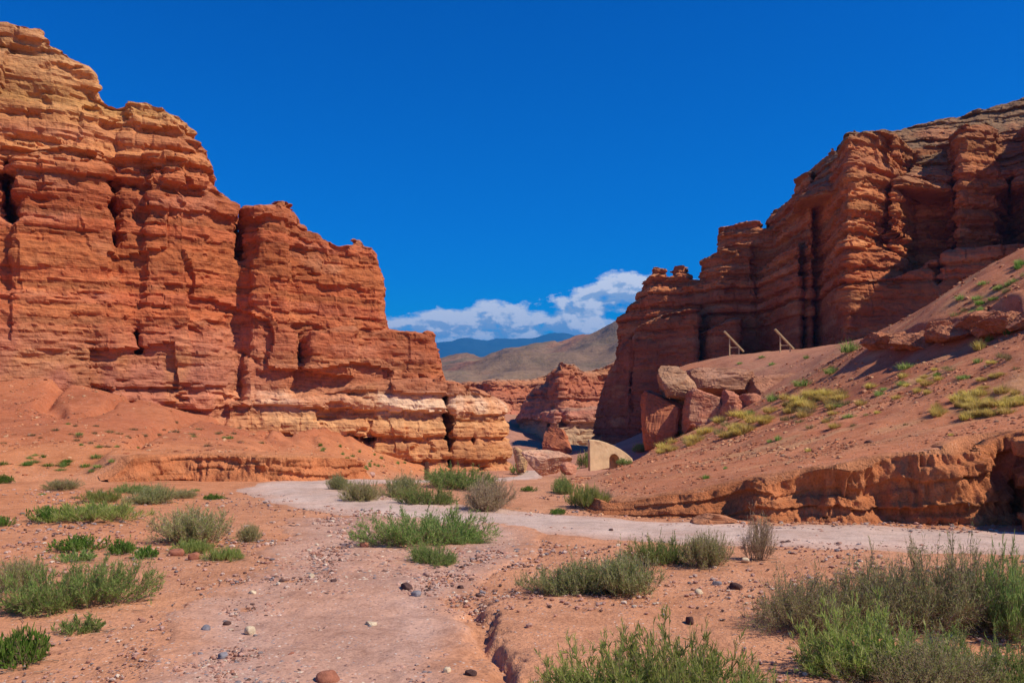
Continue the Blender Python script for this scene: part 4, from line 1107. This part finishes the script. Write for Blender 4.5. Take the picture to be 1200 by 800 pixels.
shrub('farshrub', 713, 547, 16, 8, 'tiny shrub in front of the hollow of the pale slab', group=GC)
shrub('farshrub', 734, 545, 20, 10, 'green shrub right of the hollow of the pale slab', group=GC)
shrub('farshrub', 752, 530, 18, 12, 'green shrub between the pale slab and the upright boulder', group=GC)
shrub('farshrub', 612, 556, 22, 16, 'dull green shrub by the fallen pale rocks', group=GC)
shrub('farshrub', 648, 552, 44, 8, 'low grey-green strip of shrub under the long fallen rock', group=GC)
# right of the track
shrub('mound', 672, 697, 108, 44, 'left part of the broad grey-green mound on the sand', group=GR)
shrub('mound', 738, 696, 110, 52, 'right part of the broad grey-green mound on the sand', group=GR)
shrub('mound2', 772, 662, 56, 34, 'darker green shrub behind the broad grey-green mound', group=GR)
shrub('olivebush', 832, 663, 72, 46, 'tan and green shrub between the mound and the twiggy bush', group=GR)
shrub('twiggy', 884, 657, 40, 58, 'tall pale twiggy bush beside the road', 'twiggy_bush', 'bush', GR)
shrub('bigbush', 945, 738, 130, 70, 'olive bush at the left end of the near right thicket', group=GR)
shrub('bigbush', 1035, 742, 130, 86, 'brownish olive bush in the middle of the near right thicket', group=GR)
shrub('bigbush2', 1112, 738, 150, 112, 'tallest grey bush of the near right thicket', group=GR)
shrub('mound2', 1192, 748, 110, 96, 'green bush at the right edge of the near right thicket', group=GR)
shrub('wispy', 1035, 798, 150, 78, 'yellow-green bush in front of the near right thicket', group=GR)
shrub('bigbush', 1090, 815, 150, 70, 'brown twiggy bush at the bottom right foreground', group=GR)
shrub('mound2', 1180, 815, 140, 66, 'fresh green bush in the bottom right corner', group=GR)
shrub('wispy', 720, 836, 150, 70, 'wispy bright bush left at the bottom foreground', group=GR)
shrub('wispy', 815, 838, 170, 88, 'wispy bright bush in the middle of the bottom foreground', group=GR)
shrub('wispy', 890, 845, 90, 60, 'small wispy bush right at the bottom foreground', group=GR)

# scattered small plants
def in_poly(poly, x, y):
    return bool(poly_sd(poly, np.array([x]), np.array([y]))[0] < 0)
def scatter(n, poly, rng):
    xs = [p[0] for p in poly]; ys = [p[1] for p in poly]; out = []
    while len(out) < n:
        a, b = rng.uniform(min(xs), max(xs)), rng.uniform(min(ys), max(ys))
        if in_poly(poly, a, b): out.append((a, b))
    return out
rg = random.Random(77)
for px, py in scatter(66, [(745,530),(800,512),(850,490),(930,466),(985,462),(1000,476),(930,492),(860,512),(790,532)], rg):
    tuft(rg.choice(['yellow', 'yellow2', 'yellow', 'dull']), px, py, rg.uniform(18, 32), rg.uniform(8, 14), 'yellow grass tuft in the pale band above the boulders row', group='yellow grass band on the right slope')
for px, py in scatter(38, [(1085,488),(1110,472),(1190,455),(1205,470),(1200,485),(1130,492)], rg):
    tuft(rg.choice(['yellow', 'yellow2']), px, py, rg.uniform(16, 30), rg.uniform(9, 15), 'yellow grass tuft in the patch at the right picture edge', group='yellow grass patch at the right edge')
for px, py in scatter(44, [(900,520),(960,470),(1060,440),(1190,415),(1200,455),(1080,470),(1000,500)], rg):
    tuft(rg.choice(['yellow2', 'dull', 'yellow', 'green']), px, py, rg.uniform(12, 26), rg.uniform(5, 10), 'mixed yellow and green grass tuft in the middle of the right slope', group='mixed tufts in mid slope')
for px, py in scatter(14, [(760,560),(850,520),(950,480),(1060,440),(1190,420),(1200,500),(1050,520),(900,540),(800,575)], rg):
    tuft(rg.choice(['yellow2', 'dull', 'dull']), px, py, rg.uniform(8, 16), rg.uniform(4, 7), 'thin dry grass tuft scattered over the bare right slope', group='dry tufts on the right slope')
for px, py, w_, h_, k_, lb in [(996,412,34,18,'green','pale green tuft in the fold below the slope crest'), (975,438,28,12,'green','green tuft beside the jagged overhanging rock'), (1062,432,30,11,'green','dull green tuft under the rock ledge'),
        (1030,464,16,10,'green','green tuft in the middle of the right slope'), (1098,441,14,8,'bright','small bright tuft right of centre on the slope'), (1160,400,16,12,'bright','bright tuft beneath the right end of the rock ledge'), (1182,393,18,12,'bright','bright tuft at the far right beneath the rock ledge'),
        (1148,410,22,16,'yellow2','pale dry tuft beneath the rock ledge'), (906,470,22,14,'green','green tuft beside the smallest red boulder'), (880,487,16,10,'green','green tuft at the foot of the boulder row'), (828,561,14,8,'bright','bright tuft above the earth bank'),
        (941,452,34,12,'green','green tuft under the jagged overhanging rock'), (850,412,8,6,'green','tiny green tuft left of the nearer frame'), (893,420,12,4,'green','tiny tuft between the two wooden frames'), (867,427,10,4,'green','tiny tuft below the nearer frame'),
        (905,428,12,5,'green','tiny tuft below the farther frame'), (945,420,10,6,'green','small tuft right of the farther frame')]:
    tuft(k_, px, py, w_, h_, lb, group='green tufts on the right slope')
for px, py in scatter(20, [(1085,372),(1130,348),(1200,296),(1204,352),(1150,372)], rg):
    tuft(rg.choice(['green', 'bright', 'green', 'dull']), px, py, rg.uniform(10, 20), rg.uniform(6, 10), 'green tuft on the steep slope above the rock ledge', group='green tufts above the rock ledge')
for px, py in scatter(34, [(0,500),(60,496),(200,505),(330,516),(330,522),(190,528),(0,524)], rg):
    tuft(rg.choice(['dull', 'green', 'dull']), px, py, rg.uniform(7, 17), rg.uniform(3, 6), 'dull low tuft on the upper left talus', group='tufts on the left talus')
for px, py in scatter(8, [(225,475),(300,505),(340,515),(250,512),(190,492)], rg):
    tuft('dull', px, py, rg.uniform(7, 14), rg.uniform(3, 5), 'dull low tuft on the red fan below the cliff', group='tufts on the left talus')
for px, py in scatter(22, [(360,515),(430,530),(485,545),(480,556),(430,553),(380,530)], rg):
    tuft(rg.choice(['green', 'green', 'bright']), px, py, rg.uniform(4, 9), rg.uniform(3, 6), 'tiny green tuft on the red slope under the ochre foot', group='tufts under the ochre foot')
for px, py in scatter(20, [(0,532),(100,533),(160,545),(100,556),(0,552)], rg):
    tuft(rg.choice(['bright', 'green', 'bright']), px, py, rg.uniform(8, 22), rg.uniform(4, 8), 'bright low tuft on the left shelf above the flat', group='tufts on the left shelf')
for px, py in scatter(10, [(0,560),(140,565),(300,572),(300,585),(60,600),(0,590)], rg):
    tuft(rg.choice(['dull', 'green']), px, py, rg.uniform(8, 18), rg.uniform(4, 7), 'low tuft scattered on the left flat', group='tufts on the left flat')

# ------------------------------------------------------------------ stones and gravel
M_stone = earth_material('loose_stone', 6.0, .01)
SC = {'pink': (.50, .30, .23), 'cream': (.66, .52, .34), 'grey': (.24, .22, .23), 'dark': (.11, .06, .05), 'red': (.38, .15, .09)}
def stone(px, py, wpx, hpx, c, seed, lab):
    x, y, z = hit(px, py)
    me = boulder_mesh('stone', (wpx / 2000 * y, wpx / 2000 * y * .8, hpx / 2000 * y * 1.25), seed, SC[c], 3, .75, 6, .08)
    o = link('stone', me, M_stone, None, (x, y, z + hpx / 2000 * y * .8)); o.rotation_euler = (0, 0, rs.uniform(0, 6))
    tag(o, lab, 'stone', 'loose stones on the ground')
for i, a in enumerate([(293,745,13,11,'cream','cream rounded stone on the left half of the track'), (241,741,11,9,'grey','blue-grey stone left of the cream rounded stone'), (266,734,10,6,'dark','flat dark stone between the grey and cream stones'),
        (262,772,13,8,'grey','larger grey stone on the near left of the track'), (286,768,10,9,'pink','pink stone right of the larger grey stone'), (476,692,16,9,'dark','dark brown stone in the middle of the track'),
        (487,700,15,7,'grey','flat grey stone just in front of the dark brown stone'), (540,692,9,6,'dark','small dark stone near the right edge of the track'), (552,794,15,9,'dark','dark stone at the bottom beside the rut'),
        (524,790,10,8,'cream','small cream stone at the bottom of the track'), (385,800,30,14,'red','flat red stone at the very bottom edge'), (435,735,14,8,'cream','pale stone cluster head below the middle of the track'),
        (391,684,9,5,'dark','small dark stone left of the track middle'), (365,678,8,6,'cream','small yellowish stone left of the track middle'), (426,643,12,8,'red','reddish stone at the left foot of the broad roadside shrub'),
        (296,697,9,5,'cream','small white stone at the left side of the track'), (207,651,18,8,'red','flat reddish stone under the twiggy olive shrub'), (228,655,16,8,'red','second flat reddish stone near the grassy plant'),
        (243,633,9,7,'cream','cream stone at the foot of the twiggy olive shrub'), (818,697,14,6,'cream','white stone right of the grey-green mound'), (862,690,16,7,'dark','dark clod on the sand right of the mound'),
        (809,732,12,9,'dark','dark clod on the sand above the wispy bushes'), (840,686,12,5,'grey','flat grey stone right of the white stone'), (873,660,10,6,'cream','cream stone at the foot of the tall twiggy bush'),
        (190,738,8,5,'pink','small pink stone near the left border of the track'), (500,675,9,5,'pink','pinkish stone below the small green shrub'), (342,770,10,6,'red','reddish stone on the near track'), (620,735,9,5,'pink','pale stone right of the rut'),
        (716,623,6,4,'dark','tiny dark stone on the pale road'), (436,190 + 0 if False else 560,9,5,'pink','pale stone on the shelf by the bend') ]):
    stone(*a[:5], 700 + i, a[5])

def gravel(n, seed):
    rng = np.random.RandomState(seed)
    v0, f0 = ico(1)
    X = []; rows_ = []
    tri = 0
    # mostly on the track and the sandy flat, clustered
    d = 4.6 * (19.0 / 4.6) ** rng.rand(n * 5); px = rng.uniform(-40, 1240, n * 5)
    x = (px - 600) / 1000 * d; y = d
    dens = .5 + .5 * fbm2(x / 1.3, y / 1.3, 4, 801)
    onpath = (x > np.interp(y, ty, XL)) & (x < np.interp(y, ty, XRr))
    mid_ = np.exp(-((x - .5 * (np.interp(y, ty, XL) + np.interp(y, ty, XRr))) / .9) ** 2)
    pr = np.where(onpath, .25 + .75 * mid_, .18) * sstep(.35, .75, dens)
    keep = rng.rand(len(x)) < pr
    x, y = x[keep][:n], y[keep][:n]; n = len(x)
    g, dR, dA = ground_base(x, y)
    ok = (dR < .01) & (dA < .01); x, y = x[ok], y[ok]; n = len(x)
    z = ground_h(x, y) + .012
    size = .006 + .020 * rng.rand(n) ** 4 + .004 * rng.rand(n)
    size *= np.clip(y / 8, .8, 1.6)
    a = rng.rand(n) * 6.28
    V = v0[None] * (1 + .35 * (rng.rand(n, len(v0), 1) - .5)) * size[:, None, None] * np.stack([rng.uniform(.8, 1.4, n), rng.uniform(.8, 1.3, n), rng.uniform(.45, .8, n)], 1)[:, None, :]
    c, s = np.cos(a)[:, None], np.sin(a)[:, None]
    V = np.stack([V[..., 0] * c - V[..., 1] * s, V[..., 0] * s + V[..., 1] * c, V[..., 2]], -1) + np.stack([x, y, z], 1)[:, None, :]
    Fc = (f0[None] + (np.arange(n) * len(v0))[:, None, None]).reshape(-1, 3)
    pal = np.array([(.52, .30, .22), (.46, .24, .17), (.60, .42, .32), (.27, .22, .21), (.16, .09, .07), (.66, .52, .38), (.42, .20, .13)])
    C = pal[rng.choice(7, n, p=[.28, .22, .16, .1, .09, .06, .09])] * rng.uniform(.8, 1.15, (n, 1))
    C = np.repeat(C, len(v0), 0)
    tag(link('gravel', mesh_np('gravel', V.reshape(-1, 3), Fc, False, C), M_stone), 'small pebbles strewn over track and sand', 'gravel', kind='stuff')
gravel(26000, 5)
def scree(n, seed):
    rng = np.random.RandomState(seed); v0, f0 = ico(1)
    d = 13 * (62 / 13.) ** rng.rand(n * 6); px = rng.uniform(-60, 1260, n * 6)
    x = (px - 600) / 1000 * d; y = d
    g, dR, dA = ground_base(x, y)
    cl = sstep(.42, .75, .5 + .5 * fbm2(x / 2.2, y / 2.2, 4, 861))
    sd = poly_sd(R_poly, x, y); toe = (sd > -.35) & (sd < .45) & (x > 1.5)
    pr = np.where(toe, .9, np.where(dR > .3, .10 + .9 * cl, np.where(dA > .4, .05 + .6 * cl, 0)))
    k = rng.rand(len(x)) < pr; x, y, dR = x[k][:n], y[k][:n], dR[k][:n]; n = len(x)
    z = ground_h(x, y)
    size = (.012 + .05 * rng.rand(n) ** 5) * np.clip(y / 20, .7, 1.6); a = rng.rand(n) * 6.28
    V = v0[None] * (1 + .5 * (rng.rand(n, len(v0), 1) - .5)) * size[:, None, None] * np.stack([rng.uniform(.8, 1.5, n), rng.uniform(.8, 1.3, n), rng.uniform(.5, .9, n)], 1)[:, None, :]
    c, s = np.cos(a)[:, None], np.sin(a)[:, None]
    V = np.stack([V[..., 0] * c - V[..., 1] * s, V[..., 0] * s + V[..., 1] * c, V[..., 2]], -1) + np.stack([x, y, z], 1)[:, None, :]
    Fc = (f0[None] + (np.arange(n) * len(v0))[:, None, None]).reshape(-1, 3)
    pal = np.array([(.50, .19, .085), (.42, .15, .07), (.56, .27, .14), (.30, .12, .07), (.60, .34, .18)])
    C = np.repeat(pal[rng.choice(5, n)] * rng.uniform(.8, 1.15, (n, 1)), len(v0), 0)
    tag(link('scree', mesh_np('scree', V.reshape(-1, 3), Fc, False, C), M_stone), 'small rubble strewn over the slopes under both cliffs', 'scree', kind='stuff')
scree(15000, 9)

def litter(seed):
    rng = np.random.RandomState(seed); P = []
    for x, y, w in SPOTS:
        if y > 24: continue
        for _ in range(int(26 * w) + 4):
            a = rng.rand() * 6.28; r = w * (.25 + .45 * rng.rand()); L = rng.uniform(.05, .22); q = rng.rand() * 6.28
            t = np.linspace(-.5, .5, 4); b_ = rng.normal(0, .12)
            P.append(np.stack([x + r * math.cos(a) + L * (t * math.cos(q) - b_ * t * t * math.sin(q)), y + r * math.sin(a) + L * (t * math.sin(q) + b_ * t * t * math.cos(q)), 0 * t], 1))
    P = np.array(P); P[..., 2] = ground_h(P[..., 0], P[..., 1]) + .014
    V, Q = tubes(P, .0045, .002, 4)
    tag(link('twig_litter', mesh_np('twig_litter', V, Q, True), M_stem_tan), 'fallen dry twigs around the shrubs', 'twig litter', kind='stuff')
litter(3)

# ------------------------------------------------------------------ air, sky, sun, camera
EL, AZ = R(49), math.atan2(.93, -.36)          # sun height; bearing from +Y towards +X
S = Vector((math.sin(AZ) * math.cos(EL), math.cos(AZ) * math.cos(EL), math.sin(EL)))
ld = bpy.data.lights.new('sun', 'SUN'); ld.energy = 5.0; ld.angle = R(.53); ld.color = (1.0, .91, .77)
lo = bpy.data.objects.new('sun', ld); COL.objects.link(lo); lo.rotation_euler = (-S).to_track_quat('-Z', 'Y').to_euler(); lo.location = (40, -30, 60)

world = bpy.data.worlds.new('World'); scene.world = world; world.use_nodes = True
nt = world.node_tree; nt.nodes.clear(); b = NB(nt)
out = b.n('ShaderNodeOutputWorld'); bg = b.n('ShaderNodeBackground'); bg.inputs['Strength'].default_value = .10
sky = b.n('ShaderNodeTexSky', sky_type='NISHITA'); sky.sun_disc = False; sky.sun_elevation = EL; sky.sun_rotation = AZ; sky.altitude = 1200; sky.dust_density = .3; sky.ozone_density = 2.0; sky.air_density = 1.0
tc = b.n('ShaderNodeTexCoord'); dv = tc.outputs['Generated']
sp = b.n('ShaderNodeSeparateXYZ'); b.l(dv, sp.inputs[0])
hs = b.n('ShaderNodeHueSaturation'); hs.inputs['Saturation'].default_value = 1.75; b.l(sky.outputs[0], hs.inputs['Color'])
skyc = b.mix(1.0, hs.outputs[0], b.ramp(sp.outputs[2], [(.06, (.0, 1.02, 1.30)), (.22, (.0, .80, 1.26)), (.48, (.0, .62, 1.16))]), 'MULTIPLY')
# cumulus bank low in the sky: bearing and height as coordinates
az = b.math('ARCTAN2', sp.outputs[0], sp.outputs[1]); hz = b.math('DIVIDE', sp.outputs[2], b.math('SQRT', b.math('ADD', b.math('MULTIPLY', sp.outputs[0], sp.outputs[0]), b.math('MULTIPLY', sp.outputs[1], sp.outputs[1]))))
def cloud_coord(dx, dz, sx, sz):
    c = b.n('ShaderNodeCombineXYZ'); b.l(b.math('MULTIPLY', b.math('ADD', az, dx), sx), c.inputs[0]); b.l(b.math('MULTIPLY', b.math('ADD', hz, dz), sz), c.inputs[1]); return c.outputs[0]
crv = b.n('ShaderNodeFloatCurve'); cm = crv.mapping.curves[0]
envp = [(-.5, .13), (-.16, .128), (-.12, .134), (-.09, .137), (-.05, .140), (-.02, .148), (.02, .147), (.05, .152), (.08, .165), (.11, .176), (.15, .176), (.19, .172), (.24, .178), (.5, .15)]
while len(cm.points) < len(envp): cm.points.new(.5, .5)
for p_, (u_, v_) in zip(cm.points, envp): p_.location = (u_ + .5, v_ * 4); p_.handle_type = 'AUTO'
crv.mapping.update()
b.l(b.math('ADD', az, .5), crv.inputs['Value'])
envl = b.math('MULTIPLY', crv.outputs[0], .25)
def density(dx, dz):
    big = b.noise(cloud_coord(dx, dz, 19, 30), 1, 9, .60, .15)
    strat_ = b.noise(cloud_coord(dx + 3, dz, 11, 75), 1, 4, .5, .3)
    top = b.math('SUBTRACT', envl, b.math('ADD', hz, dz))
    tf = b.math('MULTIPLY', b.maprange(top, -.012, .02, 0, 1), 1.0)
    n = b.math('ADD', b.math('MULTIPLY', big.outputs[0], .75), b.math('MULTIPLY', strat_.outputs[0], .25))
    return b.math('ADD', n, b.math('MULTIPLY', b.math('SUBTRACT', tf, 1.0), .34)), top
d0, top0 = density(0, 0); d1, _ = density(.010, .008)
cover = b.maprange(d0, .395, .48, 0, 1)
cover = b.math('MULTIPLY', cover, b.maprange(hz, .085, .10, .55, 1))
lit = b.maprange(b.math('SUBTRACT', d0, d1), -.02, .055, 0, 1)  # sunward brightness and shade of the clouds painted from an offset density
lit = b.math('MULTIPLY', b.math('ADD', lit, b.maprange(top0, .05, .0, 0, .45)), 1.0)
cc_ = b.mix(lit, (2.9, 4.3, 6.2), (9.6, 9.6, 9.6))
wsky = b.mix(b.math('MULTIPLY', cover, .93), skyc, cc_)
b.l(wsky, bg.inputs[0]); b.l(bg.outputs[0], out.inputs[0])

HAZE = 1
if HAZE:
    bm = bmesh.new(); bmesh.ops.create_cube(bm, size=1)
    bmesh.ops.transform(bm, matrix=Matrix.Translation((0, 2000, 330)) @ Matrix.Diagonal((16000, 13000, 860, 1)), verts=bm.verts)
    bmesh.ops.recalc_face_normals(bm, faces=bm.faces)
    me = bpy.data.meshes.new('haze'); bm.to_mesh(me); bm.free()
    m, nt = new_mat('haze_air'); b = NB(nt)
    o_ = b.n('ShaderNodeOutputMaterial'); v = b.n('ShaderNodeVolumePrincipled'); v.inputs['Density'].default_value = 1.7e-4
    v.inputs['Color'].default_value = (.02, .40, 1.0, 1); v.inputs['Anisotropy'].default_value = .1
    b.l(v.outputs[0], o_.inputs['Volume'])
    tag(link('haze', me, m), kind='stuff')

cd = bpy.data.cameras.new('camera'); cam = bpy.data.objects.new('camera', cd); COL.objects.link(cam); scene.camera = cam
cam.location = (0, 0, CAM_Z); cam.rotation_euler = (R(90), 0, 0)
cd.sensor_width = 36; cd.lens = 36 * F_PX / 1200; cd.shift_y = (HZ - 400) / 1200; cd.clip_start = .1; cd.clip_end = 20000
vs = scene.view_settings
vs.view_transform = 'Standard'; vs.look = 'None'; vs.gamma = 1; vs.exposure = .2; vs.use_curve_mapping = False
scene.cycles.use_denoising = True
scene.cycles.max_bounces = 6; scene.cycles.volume_bounces = 0; scene.cycles.transparent_max_bounces = 8
